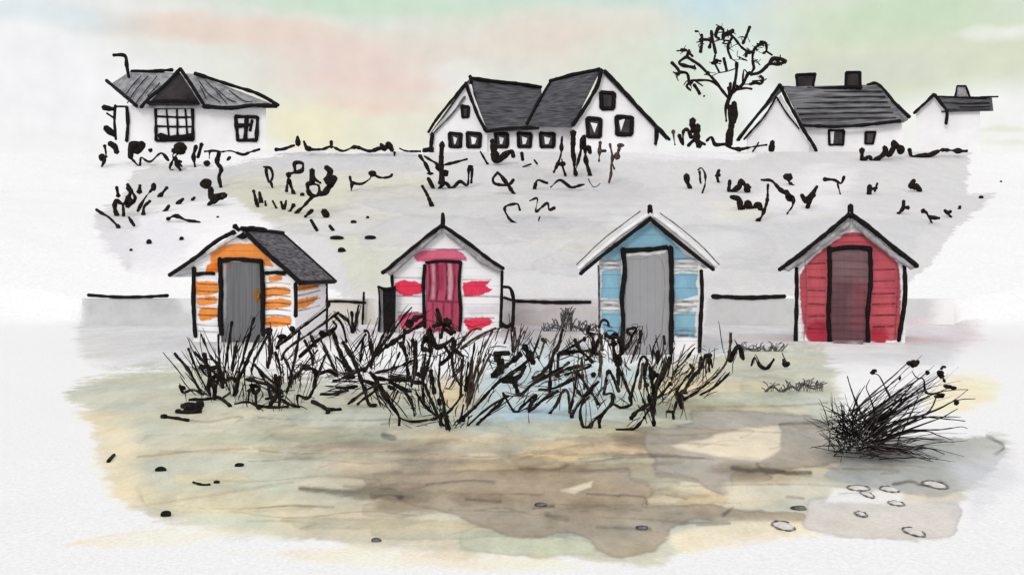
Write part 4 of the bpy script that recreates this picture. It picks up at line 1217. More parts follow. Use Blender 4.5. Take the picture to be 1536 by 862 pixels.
# ------------------------------------------------------------------ plants: every one is a set of crooked stems on its own root
def plant(name, label, cat, group, zoom, strokes, r=3.0, ground=False, mat="stem", depth=None, spread=.25, part=None):
    """strokes: list of (points, radius factor, tone); placed on the bank (or on the beach) where its foot stands"""
    o, s = zoom
    S = []
    for st in strokes:
        pts = mp(o, s, st[0])
        S.append((pts, (st[1] if len(st) > 1 else 1.0) * r, st[2] if len(st) > 2 else mat))
    allp = np.array([p for q in S for p in q[0]])
    k = int(np.argmax(allp[:, 1]))
    bx, by = allp[k]
    Y = depth or (ground_depth(by) if ground else bank_depth(bx, by))
    cxm = float(np.median(allp[:, 0]))
    org = at(cxm, by, Y)
    org[2] = float(height(org[0], org[1]))
    root = None
    tones = sorted(set(q[2] for q in S))
    groups = {t: MB() for t in tones}
    ob = empty(name, org) if ground else None
    if ground:                                     # slimmer leaves beside the stout ones
        for pts, rr, tone in list(S):
            ln = sum(math.dist(a, b) for a, b in zip(pts[:-1], pts[1:]))
            if ln > 34:
                for _ in range(random.choice((1, 1, 2))):
                    dx, dy = random.uniform(-9, 9), random.uniform(-7, 3)
                    n = len(pts)
                    S.append(([(x + dx * (1 - i / n) + random.uniform(-2, 2), y + dy * (1 - i / n)) for i, (x, y) in enumerate(pts)], r * random.uniform(.3, .5), random.choice(("stem", "stem", "brown"))))
        U = MB()                                   # hair-fine dead leaves between them
        strong = [q for q in S if q[1] > .7 * r]
        for _ in range(12 + 3 * len(strong) if len(strong) > 4 else 3):
            pts = random.choice(strong)[0]
            i = random.randrange(len(pts) - 1)
            x0, y0 = pts[i]; x1, y1 = pts[i + 1]
            sc = random.uniform(.8, 2.0)
            mx_, my_ = (x0 + x1) / 2 + random.uniform(-14, 14), (y0 + y1) / 2 + random.uniform(-10, 10)
            an = random.gauss(0, .16); vx, vy = (x1 - x0) * sc, (y1 - y0) * sc
            vx, vy = vx * math.cos(an) - vy * math.sin(an), vx * math.sin(an) + vy * math.cos(an)
            pp = [(mx_ - vx / 2, my_ - vy / 2), (mx_ + random.uniform(-3, 3), my_ + random.uniform(-3, 3)), (mx_ + vx / 2, my_ + vy / 2)]
            lo = max(p[1] for p in pp)
            if lo > by + 6 or min(p[1] for p in pp) < 460:
                continue
            Yq = (ground_depth(lo + 2) if lo > 548 else Y) + random.uniform(-.1, .35)
            qq, rad, _t = pen(pp, random.uniform(.45, .95), step=4, wob=.7, taper=2)
            U.tube([at(x, y, Yq) for x, y in qq], rad * Yq / FPX, sides=4)
        if U.n:
            tag(U.build("dead_leaves", random.choice(("brown", "stem", "stem")), ob, origin=org), kind="stuff")
    for pts, rr, tone in S:
        low = max(p[1] for p in pts)
        Ys = Y
        if ground and low > 548:
            Ys = ground_depth(low + 2)
        Ys = Ys + (random.uniform(-spread, spread) if not ground else random.uniform(-.04, .04))
        lean = random.uniform(-1, 1) * spread * 1.6
        q, rad, t = pen(pts, rr * (1 if ground else random.uniform(.75, 1.05)), step=2.2, wob=.9 if ground else 1.25, var=.5 if ground else .6, taper=1 if ground and rr < .7 * r else 0)
        hgt = np.clip((low - q[:, 1]) / 60.0, 0, 1)
        D = Ys + lean * hgt
        blot = []
        if rr > .8 * r and random.random() < (.10 if ground else .13):      # a bud or curled leaf somewhere on the stem
            for _ in range(1 if ground else random.choice((1, 1, 2))):
                i = random.choice((0, len(q) - 1, random.randrange(len(q))))
                c = at(*q[i], D[i]); z = rr * D[i] / FPX * random.uniform(1.0, 1.5)
                blot.append((c, (z * random.uniform(.6, 1.9), z, z * random.uniform(.6, 1.9))))
        if ground:
            g = MB(); g.tube([at(x, y, d) for (x, y), d in zip(q, D)], rad * D / FPX, sides=6)
            for c, z in blot:
                g.blob(c, z, random.randrange(99), 9, 6, .4)
            g.build("blade", tone, ob, origin=org)
            continue
        for c, z in blot:
            groups[tone].blob(c, z, random.randrange(99), 11, 7, .7)
        groups[tone].tube([at(x, y, d) for (x, y), d in zip(q, D)], rad * D / FPX, sides=6)
    if ground:
        pass
    elif len(tones) == 1:
        ob = groups[tones[0]].build(name, tones[0], origin=org)
    else:
        ob = empty(name, org)
        nm = {"stem": "dark_stem", "brown": "brown_stem", "black": "leaf_mass", "grey_ink": "dry_stem"}
        for t in tones:
            groups[t].build(nm.get(t, "stem"), t, ob, origin=org)
    return tag(ob, label, cat, group)


def L(*pts, k=1.0, m=None):
    return (list(pts), k, m) if m else (list(pts), k)


W1 = ((230, 430), 4.1033); W2 = ((500, 450), 4.1033); W3 = ((740, 450), 4.1033); W4 = ((920, 480), 4.1033); W5 = ((1200, 520), 4.1033)
W6 = ((990, 30), 4.538); W7 = ((120, 200), 4.1033); W8 = ((1000, 200), 2.8657); Z10 = ((380, 200), 3.9167)

GB = "plants scattered on the bank"
def bank_row(label, group, zoom, strokes, name="stem", cat="plant", r=2.45):
    for st in strokes:
        plant(name, label, cat, group, zoom, [st], r)


def bankp(label, zoom, strokes, r=2.45, name="shrub", cat="shrub", **k):
    return plant(name, label, cat, GB, zoom, strokes, r, **k)

bankp("wispy plant at the left end of the crest, below the bungalow's side porch", W7, [L((150, 75), (160, 130), (135, 205)), L((125, 150), (165, 140), k=1.2), L((180, 60), (215, 85), (228, 120), k=1.5)])
bankp("trailing looped bush below the bungalow's front left corner", W7, [L((310, 150), (320, 80), (385, 75), (350, 110), (325, 90), k=1.7), L((315, 155), (365, 200), (380, 150), (430, 175), (500, 120), (545, 165)), L((425, 105), (440, 108), k=1.6)])
bankp("bush of curling stems under the bungalow's lattice window", W7, [L((615, 100), (570, 130), (600, 190), (620, 225), k=1.3), L((625, 110), (585, 150), (555, 215), (575, 230)), L((590, 160), (630, 205)), L((575, 110), (620, 95), k=1.9)])
bankp("pair of upright stems right of the bungalow's lattice window", W7, [L((715, 75), (700, 140), (710, 205)), L((750, 65), (725, 150), k=1.2), L((765, 182), (790, 188), k=1.4)])
bankp("low hedge line with a long trailing shoot, under the bungalow's small window", W7, [L((770, 110), (830, 110), (870, 115), (930, 108), (1000, 130), (1050, 115), (1110, 95), k=1.1), L((855, 120), (845, 180), (870, 220), (855, 270), (870, 335), k=1.5), L((800, 110), (795, 155), k=.7), L((905, 165), (925, 145), k=1.4)], name="hedge", cat="hedge")
bankp("solid black shrub with one leaf hole, right of the slanting stems", W7, [L((775, 310), (805, 345), (800, 400), (870, 370), (890, 385), (800, 430), (795, 450), k=1.7), L((800, 370), (825, 410), k=2.6)])
bankp("tangled dark bush at the left side of the bank", W7, [L((225, 330), (235, 385), k=1.3), L((290, 315), (310, 360), (270, 430), (225, 415), (215, 470), (225, 505), k=1.3), L((300, 330), (340, 400), (290, 450), k=1.7), L((265, 440), (265, 510)), L((370, 320), (365, 365), k=1.6), L((290, 390), (320, 420), k=2)])
bankp("two arching stems right beside the tangled bush at left", W7, [L((455, 330), (400, 400), (355, 480)), L((430, 415), (395, 450), (390, 500), k=1.1)])
bankp("single slanting stem above the three short slanting stems", W7, [L((535, 335), (485, 395), k=1.2)], name="stem")
bank_row("short slanting stem in the row of three on the left bank", "row of three slanting stems", W7, [L((550, 440), (515, 485), k=1.2), L((635, 400), (595, 435), k=1.1), L((705, 395), (692, 412), k=1.2)])
bankp("long thin shoot sloping down at the far left edge of the bank", W7, [L((95, 465), (170, 510), (240, 578)), L((300, 515), (335, 565))])
bankp("flat creeping shoot above the orange hut's roof", W7, [L((535, 530), (590, 510), (660, 535), (740, 550))])
bankp("jagged dark hedge along the crest between the bungalow and the long house", Z10, [L((130, 95), (180, 90), (240, 70), k=1.1), L((260, 20), (262, 70), k=1.2), L((295, 45), (320, 92), (400, 95), (460, 80), (530, 105), (600, 85), (680, 108), (740, 90), (800, 85), k=1.4), L((460, 45), (462, 85)), L((745, 60), (770, 95), (790, 60), (815, 100), k=1.5), L((830, 110), (825, 195))], name="hedge", cat="hedge", depth=61.0)
bankp("thin flat hedge end touching the left corner of the long house", Z10, [L((860, 90), (900, 105), (985, 105), k=1.1)], name="hedge", cat="hedge", depth=61.0)
bankp("leaf loop on a short stalk, left of the larger dark plants below the hedge", Z10, [L((60, 195), (100, 205), (115, 250), (95, 285), (78, 240), (75, 200)), L((105, 285), (115, 325), k=.8)])
bankp("forked plant with a round looped head below the crest hedge", Z10, [L((195, 240), (240, 225), (240, 180), (290, 175), (285, 215), (240, 230), k=1.2), L((205, 245), (195, 340)), L((210, 270), (240, 360))])
bankp("biggest dark plant below the crest hedge with a long slanting stalk", Z10, [L((345, 210), (355, 260), (395, 290)), L((345, 215), (345, 290), (320, 300), (335, 360), (380, 360), (385, 310), (345, 295), k=1.2), L((350, 370), (245, 475)), L((425, 200), (450, 225), (445, 260), (480, 265), (450, 310), (420, 350), (380, 355), k=1.9), L((430, 270), (470, 270), k=2.4)])
bank_row("short upright blade in the row of six on the olive patch of the bank", "row of six blades", Z10, [L((0, 335), (30, 440), k=1.2), L((35, 345), (48, 410)), L((70, 395), (75, 430)), L((110, 395), (135, 440)), L((165, 400), (180, 445), (195, 395)), L((240, 420), (210, 465), k=1.1)], "grass_blade", "grass blade")
bank_row("small sprig among the loose four right of the row of blades", "four loose sprigs", Z10, [L((350, 450), (305, 490), k=1.1), L((335, 510), (375, 570)), L((410, 455), (435, 490), k=1.8), L((450, 540), (475, 570))], "sprig", "sprig")
bankp("low bramble with two shallow curves under the crest hedge's right end", Z10, [L((565, 250), (580, 285), (640, 295), (690, 265), (690, 235), (740, 260), (800, 255), (815, 240), k=1.1), L((580, 290), (572, 340))])
bankp("dark branching bush at the left corner of the long house", Z2, [L((95, 470), (140, 555)), L((110, 475), (160, 505), (190, 520), (310, 490)), L((195, 405), (192, 480), (195, 600), k=1.9), L((130, 575), (165, 630), (210, 600), (240, 620), (275, 590), (310, 605), (320, 530), (335, 535), (330, 600)), L((170, 520), (210, 560), k=2.6)])
bankp("single bent shoot below the left corner bush of the long house", Z2, [L((100, 610), (130, 660), (150, 710), k=1.1)], name="stem")
bankp("thick angular bush under the middle windows of the long house", Z2, [L((370, 455), (405, 515)), L((430, 400), (440, 495), (510, 455), (525, 480), k=1.7), L((435, 420), (440, 480), k=2.2)])
bankp("small broken sprig under the long house's middle windows", Z2, [L((560, 460), (565, 495)), L((570, 525), (605, 510)), L((620, 490), (635, 510))])
bankp("clump of tall dark stakes where the long house's wings meet", Z2, [L((750, 385), (740, 480), (710, 550), k=1.2), L((745, 490), (765, 565)), L((800, 365), (800, 480), (815, 560), k=1.8), L((845, 380), (825, 490), (805, 560)), L((850, 400), (860, 490), (880, 570), k=1.6), L((870, 430), (880, 460), k=1.2), L((850, 380), (850, 440), k=1.4)])
bankp("thin brown stems under the right gable of the long house", Z2, [L((925, 410), (920, 500)), L((925, 450), (950, 450)), L((970, 420), (980, 500), (965, 600), k=.9), L((980, 500), (990, 535)), L((1015, 425), (1000, 475), k=1.1)], mat="brown")
bankp("looped thistle with a long stalk in the middle of the bank", Z2, [L((455, 550), (430, 580), (440, 605), (500, 605), (525, 580), k=.8), L((455, 555), (490, 600), (530, 650))])
bankp("long low creeper curving below the dark stakes", Z2, [L((620, 630), (635, 585), (680, 600), k=1.0), L((695, 620), (740, 585), (790, 620), (850, 605), k=.9), L((870, 580), (895, 615), (925, 600), k=.6)])
bankp("hook shaped sprig above the pink striped hut's roof", Z2, [L((535, 785), (500, 760), (485, 710), (540, 695), (555, 725), k=.9)])
bankp("zigzag sprig right of the hook shaped sprig", Z2, [L((600, 680), (635, 670), (630, 730), (680, 690), (690, 720), (715, 712), k=.9), L((645, 755), (640, 775), k=.6)])
bankp("dark straggling hedge between the long house and the tree", W6, [L((90, 765), (100, 850), k=.9, m="brown"), L((130, 785), (155, 850), (160, 755), (190, 750), (215, 800), k=1.4), L((225, 680), (220, 760), k=1.6), L((255, 720), (245, 800), (270, 860), k=1.7), L((190, 860), (240, 820), (310, 850), k=1.3), L((315, 825), (350, 800), (380, 850), (440, 845), (470, 855), k=1.2)], name="hedge", cat="hedge", depth=62.5)
bankp("thin flat twigs at the foot of the tree", W8, [L((260, 50), (280, 65), (320, 72), k=1.4), L((300, 70), (360, 60), (430, 48), k=.8), L((395, 40), (370, 80), k=.6)], depth=62)
bankp("single thick black stump right of the tree", W8, [L((455, 35), (447, 75), k=1.7)], depth=62, name="stump", cat="stump")
bankp("thick leaf shaped plant farthest left on the right hand bank", W8, [L((85, 180), (90, 210), (102, 238), k=1.5)])
bankp("tall open leaf loop beside the thick leaf shaped plant", W8, [L((135, 160), (150, 150), (165, 180), (165, 220), (152, 262), k=.9), L((140, 165), (150, 215), k=.9)])
bankp("small round headed plant right of the open leaf loop", W8, [L((225, 160), (215, 185), (222, 215), k=1.2), L((210, 185), (228, 180), k=2)])
bankp("upper of two low jagged bushes above the blue hut's right side", W8, [L((270, 200), (270, 250), (310, 230), (320, 200), (345, 235), (360, 230), k=1.5)])
bankp("lower of two low jagged bushes above the blue hut's right side", W8, [L((275, 275), (310, 285), (320, 330), (345, 300), (360, 325), (390, 310), k=1.7)])
bankp("tall thin curved stalk with a side twig right of the jagged bushes", W8, [L((435, 220), (432, 290), (410, 355), (388, 378)), L((395, 322), (425, 330))])
bankp("long arching branch that ends in a forked foot", W8, [L((405, 198), (450, 205), (490, 245), (520, 265), (545, 275), (540, 310), (520, 348), k=1.2), L((510, 250), (530, 285), k=1.6)])
bankp("black knobbed plant above the forked arching branch", W8, [L((515, 180), (525, 205), (545, 222), k=1.1), L((508, 185), (530, 190), k=2.2)])
bankp("heart shaped dark plant on a slanting stalk above the red hut's left eave", W8, [L((645, 228), (625, 265), (600, 325)), L((580, 265), (600, 290), (630, 260), k=1.9)])
bankp("bird like forked sprig left above the red hut's finial", W8, [L((675, 198), (720, 200), (750, 215), (765, 185), k=1.2), L((735, 215), (745, 262))])
bankp("small letter shaped sprig right above the red hut's finial", W8, [L((872, 225), (870, 265), k=1.3), L((875, 240), (905, 235), k=1.3), L((908, 215), (895, 250), k=1.3)])
bankp("stout dark plant with one leg on the upper right bank", W8, [L((1065, 200), (1050, 225), (1075, 230), (1088, 250), k=1.6)])
bankp("three legged dark sprig above the red hut's right eave", W8, [L((1018, 290), (1015, 320), (995, 345), k=1.5), L((1010, 320), (1038, 322), k=1.3)])
bankp("flat ragged black plant low on the right bank", W8, [L((1098, 335), (1120, 345), (1145, 390), k=1.5), L((1130, 360), (1172, 365), k=1.7)])
bankp("small cross shaped sprig near the bank's right end", W8, [L((1195, 330), (1225, 360), k=1.2), L((1205, 345), (1225, 335), k=1.2)])
bankp("tiny upright sprig last in line at the bank's right end", W8, [L((1260, 312), (1258, 328), k=.9)])
bankp("thick toothed black hedge in front of the two chimney cottage", W8, [L((840, 70), (840, 115), (870, 100), (885, 115), (930, 90), (935, 60), (955, 95), (975, 60), (975, 35), (1005, 70), k=1.8)], name="hedge", cat="hedge")
bankp("long low black hedge right of the toothed hedge", W8, [L((1040, 70), (1055, 100), (1120, 95), (1160, 80), (1210, 72), (1290, 75), k=1.5)], name="hedge", cat="hedge")

# ------------------------------------------------------------------ the tree
tr_Y = 63.0
tb = at(1094, 213, tr_Y); tb[2] = float(height(tb[0], tb[1]))
tree = empty("tree", tb)
tag(tree, "bare spreading black tree with sparse curled leaves beside the two chimney cottage", "tree")
def tree_part(name, strokes, r, mat, depthf):
    mb = MB()
    for st in strokes:
        pts = mp(*W6, st[0]); k = st[1] if len(st) > 1 else 1
        q, rad, t = pen(pts, r * k, step=3, wob=.7, var=.35)
        off = random.uniform(-1, 1) * depthf
        D = tr_Y + off * np.clip((150 - q[:, 1]) / 70, 0, 1)
        mb.tube([at(x, y, d) for (x, y), d in zip(q, D)], rad * D / FPX, sides=7)
    return mb.build(name, mat, tree, origin=tb)
tree_part("trunk", [L((468, 850), (472, 790), (485, 720), (500, 630), (505, 560), k=1.9), L((485, 760), (485, 650), (480, 590), k=1.6), L((505, 700), (518, 640), (505, 570), k=1.1), L((450, 690), (445, 600), (462, 540), k=.7), L((488, 640), (460, 580), (480, 520), (520, 470), k=1.0)], 2.5, "stem", .3)
tree_part("limb", [L((465, 530), (400, 450), (345, 385), k=1.0), L((345, 385), (270, 310), (210, 270), (180, 250), k=.85)], 2.3, "stem", 1.0)
tree_part("limb", [L((475, 520), (470, 460), k=1.2), L((490, 500), (515, 400), (522, 290), k=1.2), L((478, 500), (480, 430), k=1.0), L((522, 290), (485, 265), k=.35), L((515, 330), (455, 350), (405, 360), k=.35)], 2.3, "stem", .6)
tree_part("limb", [L((520, 470), (580, 465), (625, 470), k=.9), L((520, 470), (560, 440), (600, 370), (620, 365), k=1.0), L((615, 372), (680, 355), (740, 300), k=1.1), L((620, 365), (640, 330), k=.9)], 2.3, "stem", 1.0)
tree_part("limb", [L((400, 450), (340, 415), (240, 410), (190, 420), k=.9)], 2.3, "stem", 1.0)
tree_part("twigs", [L((740, 305), (780, 262), (855, 284), (800, 300), (750, 300), k=1.4), L((600, 370), (570, 340), (560, 420), k=.7), L((640, 330), (630, 260), (640, 200), (690, 160), (720, 160), (725, 210), (700, 230), k=1.2), L((725, 215), (765, 240), k=.7), L((640, 220), (590, 210), (550, 180), (490, 110), (440, 100), k=1.2),
    L((440, 105), (500, 75), k=1.6), L((430, 130), (430, 70), (400, 55), (380, 110), (405, 130), k=1.2), L((490, 120), (465, 170), (465, 210), (485, 265), k=1.1), L((350, 75), (360, 150), (380, 230), k=1.2), L((375, 240), (370, 290), (405, 360), k=.8), L((430, 130), (360, 150), k=.5),
    L((435, 260), (455, 350), k=1.2), L((280, 100), (285, 150), (275, 220), k=1.3), L((270, 135), (340, 140), (335, 190), k=1.2), L((335, 145), (362, 155), k=.8), L((565, 160), (590, 100), (612, 45), k=1.3), L((590, 210), (585, 250), k=1.4), L((180, 250), (130, 290), (160, 310), (240, 325), k=1.3), L((180, 260), (200, 205), k=1.4), L((225, 250), (195, 220), k=1.2),
    L((75, 290), (125, 340), (125, 375), k=1.1), L((130, 355), (180, 365), (200, 420), k=1.1), L((195, 430), (180, 450), (210, 480), k=1.0), L((230, 440), (270, 505), k=1.2), L((240, 415), (290, 450), k=.6), L((275, 115), (262, 80), k=.3), L((610, 440), (650, 430), (690, 435), (700, 400), (680, 380), k=1.1), L((575, 440), (612, 440), k=.5), L((400, 360), (345, 385), k=.3)], 2.0, "stem", 1.3)
mb = MB()
for i, (x, y, r) in enumerate([(195, 428, 26), (160, 203, 24), (195, 215, 16), (690, 160, 24), (375, 285, 26), (405, 280, 14), (232, 322, 15), (125, 372, 14), (250, 80, 14), (480, 90, 18), (425, 65, 14), (690, 415, 14), (300, 518, 9), (338, 182, 14), (800, 275, 22), (600, 220, 14), (520, 450, 18), (590, 245, 10), (268, 500, 10)]):
    px_, py_ = mp(*W6, [(x, y)])[0]
    c = at(px_, py_, tr_Y + random.uniform(-.4, .4)); rr = r / 4.538 * tr_Y / FPX
    for k in range(3):
        mb.blob(c + rr * .5 * np.array([random.uniform(-1, 1), random.uniform(-1, 1), random.uniform(-.6, .6)]), (rr * .75, rr * .55, rr * .5), i * 3 + k, 9, 6, .35)
for (x, y, r) in [(195, 428, 26), (160, 203, 24), (690, 160, 24), (375, 285, 26), (232, 322, 15), (125, 372, 14), (480, 90, 18), (425, 65, 14), (690, 415, 14), (800, 275, 22), (600, 220, 14), (470, 200, 14), (350, 130, 18), (640, 280, 12), (280, 160, 14), (580, 130, 10), (330, 360, 10), (440, 150, 10), (540, 250, 10), (660, 200, 10)] * 4:
    x0, y0 = x + random.uniform(-18, 18), y + random.uniform(-18, 18)
    a = random.uniform(0, 6.28); l_ = random.uniform(22, 52)
    pp = mp(*W6, [(x, y), (x0, y0), (x0 + l_ * math.cos(a), y0 + l_ * math.sin(a) * .8)])
    d_ = tr_Y + random.uniform(-.8, .8)
    qq, rr, _ = pen(pp, random.uniform(.45, 1.1), step=2.5, wob=.6, var=.5)
    mb.tube([at(x_, y_, d_) for x_, y_ in qq], rr * d_ / FPX, 5)
mb.build("leaves", "stem", tree, origin=tb)

# ------------------------------------------------------------------ reeds in front of the huts
GR = "reed clumps in front of the beach huts"
def reeds(label, zoom, strokes, r=1.85):
    return plant("reed_clump", label, "reeds", GR, zoom, strokes, r, ground=True, spread=.16)

B = "brown"
reeds("leftmost reed clump, its stems leaning out left of the orange hut", W1, [L((130, 405), (220, 520), (300, 660), k=1.1), L((215, 380), (270, 520), (350, 670)), L((295, 290), (350, 420), (400, 490), (430, 620), k=1.2), L((400, 290), (405, 480), (380, 670)), L((250, 400), (330, 480), (400, 560)), L((310, 410), (330, 480), (350, 520), (340, 640), k=1.5),
    L((280, 490), (330, 545), (400, 590), k=1.2), L((350, 560), (370, 610), (380, 690), k=1.7), L((345, 560), (420, 545), (440, 590), k=1.7), L((290, 490), (380, 500), k=2.0), L((165, 615), (180, 650), (240, 635), (310, 660), k=1.1), L((160, 610), (180, 625), k=1.6)])
reeds("reed clump of straight upright stems before the orange hut's grey door", W1, [L((485, 215), (455, 400), (435, 540), (425, 620)), L((515, 330), (485, 520), k=1.2), L((620, 190), (560, 400), (520, 560), (495, 670)), L((650, 300), (580, 450), (530, 560), (505, 665), k=1.3), L((720, 275), (640, 420), (600, 520)), L((450, 570), (490, 560), (520, 600), k=1.3), L((520, 560), (505, 660), k=1.9)])
reeds("dense low tangle of reeds right of the orange hut's door", W1, [L((710, 270), (720, 400), (705, 500), k=2.0), L((750, 400), (775, 480), (790, 600)), L((620, 480), (700, 560), (760, 600)), L((570, 570), (700, 600), (760, 650), k=1.2), L((600, 600), (650, 620), (630, 660), (600, 600), k=1.5), L((630, 640), (635, 730), (655, 750), k=1.4), L((590, 640), (585, 710)), L((710, 600), (720, 680)),
    L((750, 540), (760, 660), (720, 730), k=1.7), L((780, 660), (775, 740)), L((775, 560), (770, 640), k=1.6), L((500, 718), (580, 708), (640, 735), (760, 740), (830, 735), k=1.3), L((690, 690), (800, 675)), L((790, 690), (830, 720), (900, 740), k=1.3), L((650, 520), (690, 590), k=1.2), L((740, 620), (790, 650), k=2)])
reeds("long leaning reeds sweeping up past the orange hut's right wall", W1, [L((1075, 90), (1080, 120), (1030, 165), (900, 260), (760, 370), k=1.2), L((1140, 160), (1000, 260), (830, 380), (790, 450), k=1.2), L((900, 270), (880, 400), (850, 540), (820, 650)), L((790, 310), (760, 380), k=2.0), L((850, 250), (870, 290), k=1.8), L((800, 420), (840, 510), (860, 600)), L((1105, 210), (1120, 250), (1000, 340), (900, 430), k=1.4), L((930, 330), (970, 410), (980, 480)),
    L((1010, 390), (940, 470), (880, 560), k=.8), L((1060, 420), (1000, 560), k=.8), L((1030, 330), (1080, 430), (1130, 540), k=1.2), L((860, 560), (920, 500), (950, 490)), L((940, 490), (1000, 530), (960, 680), (890, 670), (890, 740), k=1.4), L((1010, 540), (1080, 520), (1130, 550), k=1.5), L((925, 490), (960, 500), k=2.4), L((1030, 285), (1090, 290), k=2.0), L((855, 530), (845, 610), k=1.4), L((970, 300), (1000, 370), k=1.3)])
reeds("crossing reeds between the orange hut and the pink striped hut", W2, [L((0, 200), (40, 320), (100, 430), k=1.7), L((40, 85), (90, 130), (120, 200), (160, 30), k=1.2), L((0, 90), (60, 160), (80, 260)), L((110, 70), (125, 190), k=1.3), L((60, 260), (140, 400), (190, 560), (220, 640), (265, 645), k=1.6), L((190, 190), (220, 210), (245, 370), k=1.1), L((200, 210), (120, 330)), L((185, 230), (165, 380), k=1.2),
    L((480, 45), (400, 150), (280, 310), (190, 440), k=1.1), L((560, 140), (420, 220), (300, 310), (250, 350), k=1.9), L((320, 190), (250, 330)), L((0, 500), (100, 460), (200, 420), k=1.5), L((20, 540), (150, 530), k=1.3), L((95, 640), (180, 570), (260, 520), k=1.3), L((150, 640), (270, 545), k=1.2), L((0, 580), (90, 560)), L((180, 490), (280, 530), k=1.4), L((60, 480), (130, 470), k=2.2), L((40, 300), (90, 430), k=1.5), L((20, 350), (110, 440), k=1.2)])
reeds("knotted dark reeds before the pink striped hut's left corner", W2, [L((410, 260), (440, 320), (460, 460), k=1.2), L((440, 180), (430, 300), k=1.5), L((410, 320), (350, 470), k=.9), L((250, 470), (330, 490), (420, 490), (540, 510), k=1.7), L((260, 450), (400, 410), (500, 370), k=1.3), L((280, 520), (340, 620), (400, 710), (405, 770), k=1.6), L((290, 570), (350, 640), k=1.2), L((400, 560), (360, 630), k=.9), L((430, 550), (480, 630), (500, 715), k=1.1),
    L((340, 470), (480, 480)), L((350, 500), (450, 560), (480, 560), k=1.7), L((510, 250), (500, 440), (480, 530), k=1.6), L((485, 240), (510, 360), k=1.4), L((490, 440), (560, 480), k=1.5), L((340, 530), (370, 545), k=2.2), L((225, 440), (270, 500), (260, 560), k=1.7), L((420, 275), (440, 305), k=2.2), L((240, 300), (235, 420), k=1.2)])
reeds("tall thick reeds rooted in one point before the pink striped hut's door", W2, [L((570, 330), (550, 500), (560, 650), k=1.5), L((560, 520), (640, 700), (680, 770), k=1.2), L((510, 570), (560, 650), (640, 720)), L((600, 430), (620, 570), k=1.9), L((660, 340), (650, 500), (680, 650), (700, 795), k=1.2), L((650, 400), (720, 340), (750, 250), k=1.6), L((690, 290), (720, 330), k=1.5), L((730, 330), (740, 450), (780, 520), k=1.5), L((800, 340), (790, 450), (785, 580), k=1.2), L((790, 390), (720, 530), (690, 540), k=.8, m=B),
    L((640, 60), (660, 130), k=1.6), L((540, 280), (600, 210), (640, 290), (740, 240), k=1.8), L((590, 200), (600, 320), k=2.4), L((610, 160), (690, 150), (750, 200), k=1.7), L((690, 120), (660, 230), k=1.5), L((690, 180), (730, 210), k=1.5), L((405, 720), (460, 745), (560, 740), (640, 725), (720, 680), (800, 580), k=1.0), L((660, 700), (660, 770), k=1.5), L((690, 700), (715, 795), k=1.4), L((650, 610), (655, 640), k=1.5),
    L((690, 120), (715, 140), k=2.2), L((470, 145), (510, 112), (548, 98), k=2.1), L((540, 300), (590, 310), k=2.6), L((560, 220), (545, 300), k=1.2), L((735, 250), (735, 330), k=1.6), L((750, 310), (800, 350), k=1.4), L((600, 330), (560, 480), k=1.4)])
reeds("brown feathery reeds leaning right beside the pink striped hut's right corner", W2, [L((870, 260), (850, 380), (810, 560), k=.9), L((910, 180), (860, 180), (800, 240), (760, 300), k=1.1, m=B), L((1000, 170), (880, 230), (780, 300), k=1.0, m=B), L((980, 190), (920, 320), (870, 480), (830, 600), k=.9, m=B), L((1010, 250), (960, 350), (900, 480), k=.6, m=B), L((970, 330), (910, 440), (860, 560), (820, 650), k=1.2, m=B), L((1190, 380), (1000, 520), (870, 660), (770, 750), k=1.3), L((860, 380), (840, 520), (820, 630), k=1.2, m=B), L((880, 400), (850, 560), (830, 640), k=1.0, m=B),
    L((1080, 590), (960, 660), (830, 770), k=.9), L((1060, 590), (1000, 660), (880, 765), k=1.1), L((800, 640), (785, 730), k=.8), L((770, 750), (800, 725), k=2.0), L((990, 330), (1080, 325), k=1.7), L((1010, 340), (1030, 420), (980, 470), k=3.0), L((1000, 360), (1040, 380), k=4.0), L((1010, 440), (1150, 340), k=1.9), L((1145, 325), (1158, 345), k=2.2), L((820, 560), (815, 470), (830, 380), k=1.0)])
reeds("reeds with a heavy black blade, right of the feathery brown reeds", W3, [L((190, 400), (160, 470), (60, 500), k=1.7), L((80, 480), (140, 500), k=2.4), L((120, 470), (150, 570), k=1.9), L((60, 570), (130, 685), (180, 650), (260, 580), (215, 680), k=1.3), L((60, 590), (150, 590), (250, 510), (400, 430), (465, 380), k=1.5), L((190, 280), (250, 390), k=2.6), L((220, 360), (150, 430), (80, 490)), L((130, 170), (120, 320), k=1.0, m=B), L((190, 190), (150, 260), (125, 320), k=.9, m=B), L((95, 180), (65, 265), k=.9, m=B), L((320, 240), (280, 370), k=1.0, m=B), L((300, 240), (325, 260), k=1.6, m=B), L((360, 580), (300, 620), (220, 690), k=1.4), L((215, 690), (220, 755), k=.5)])
reeds("slanting reeds crossing one tall stalk left of the blue hut", W3, [L((430, 180), (400, 280), (360, 370), (345, 590), k=1.5), L((350, 380), (300, 450), (250, 490), k=1.6), L((400, 330), (395, 470), k=1.4), L((410, 330), (500, 280), (590, 220)), L((410, 325), (600, 310), k=1.6), L((380, 460), (440, 430), (530, 400), k=1.2), L((280, 550), (380, 540), (500, 480), k=1.3), L((340, 590), (400, 560), k=1.2), L((440, 460), (560, 420), (600, 400), k=1.2), L((345, 700), (390, 640), (430, 560), (460, 570), (470, 690), k=1.2), L((500, 240), (530, 300), (610, 380), k=1.6), L((570, 370), (620, 320), k=1.3), L((380, 460), (400, 465), k=2), L((240, 480), (320, 460), k=1.4)])
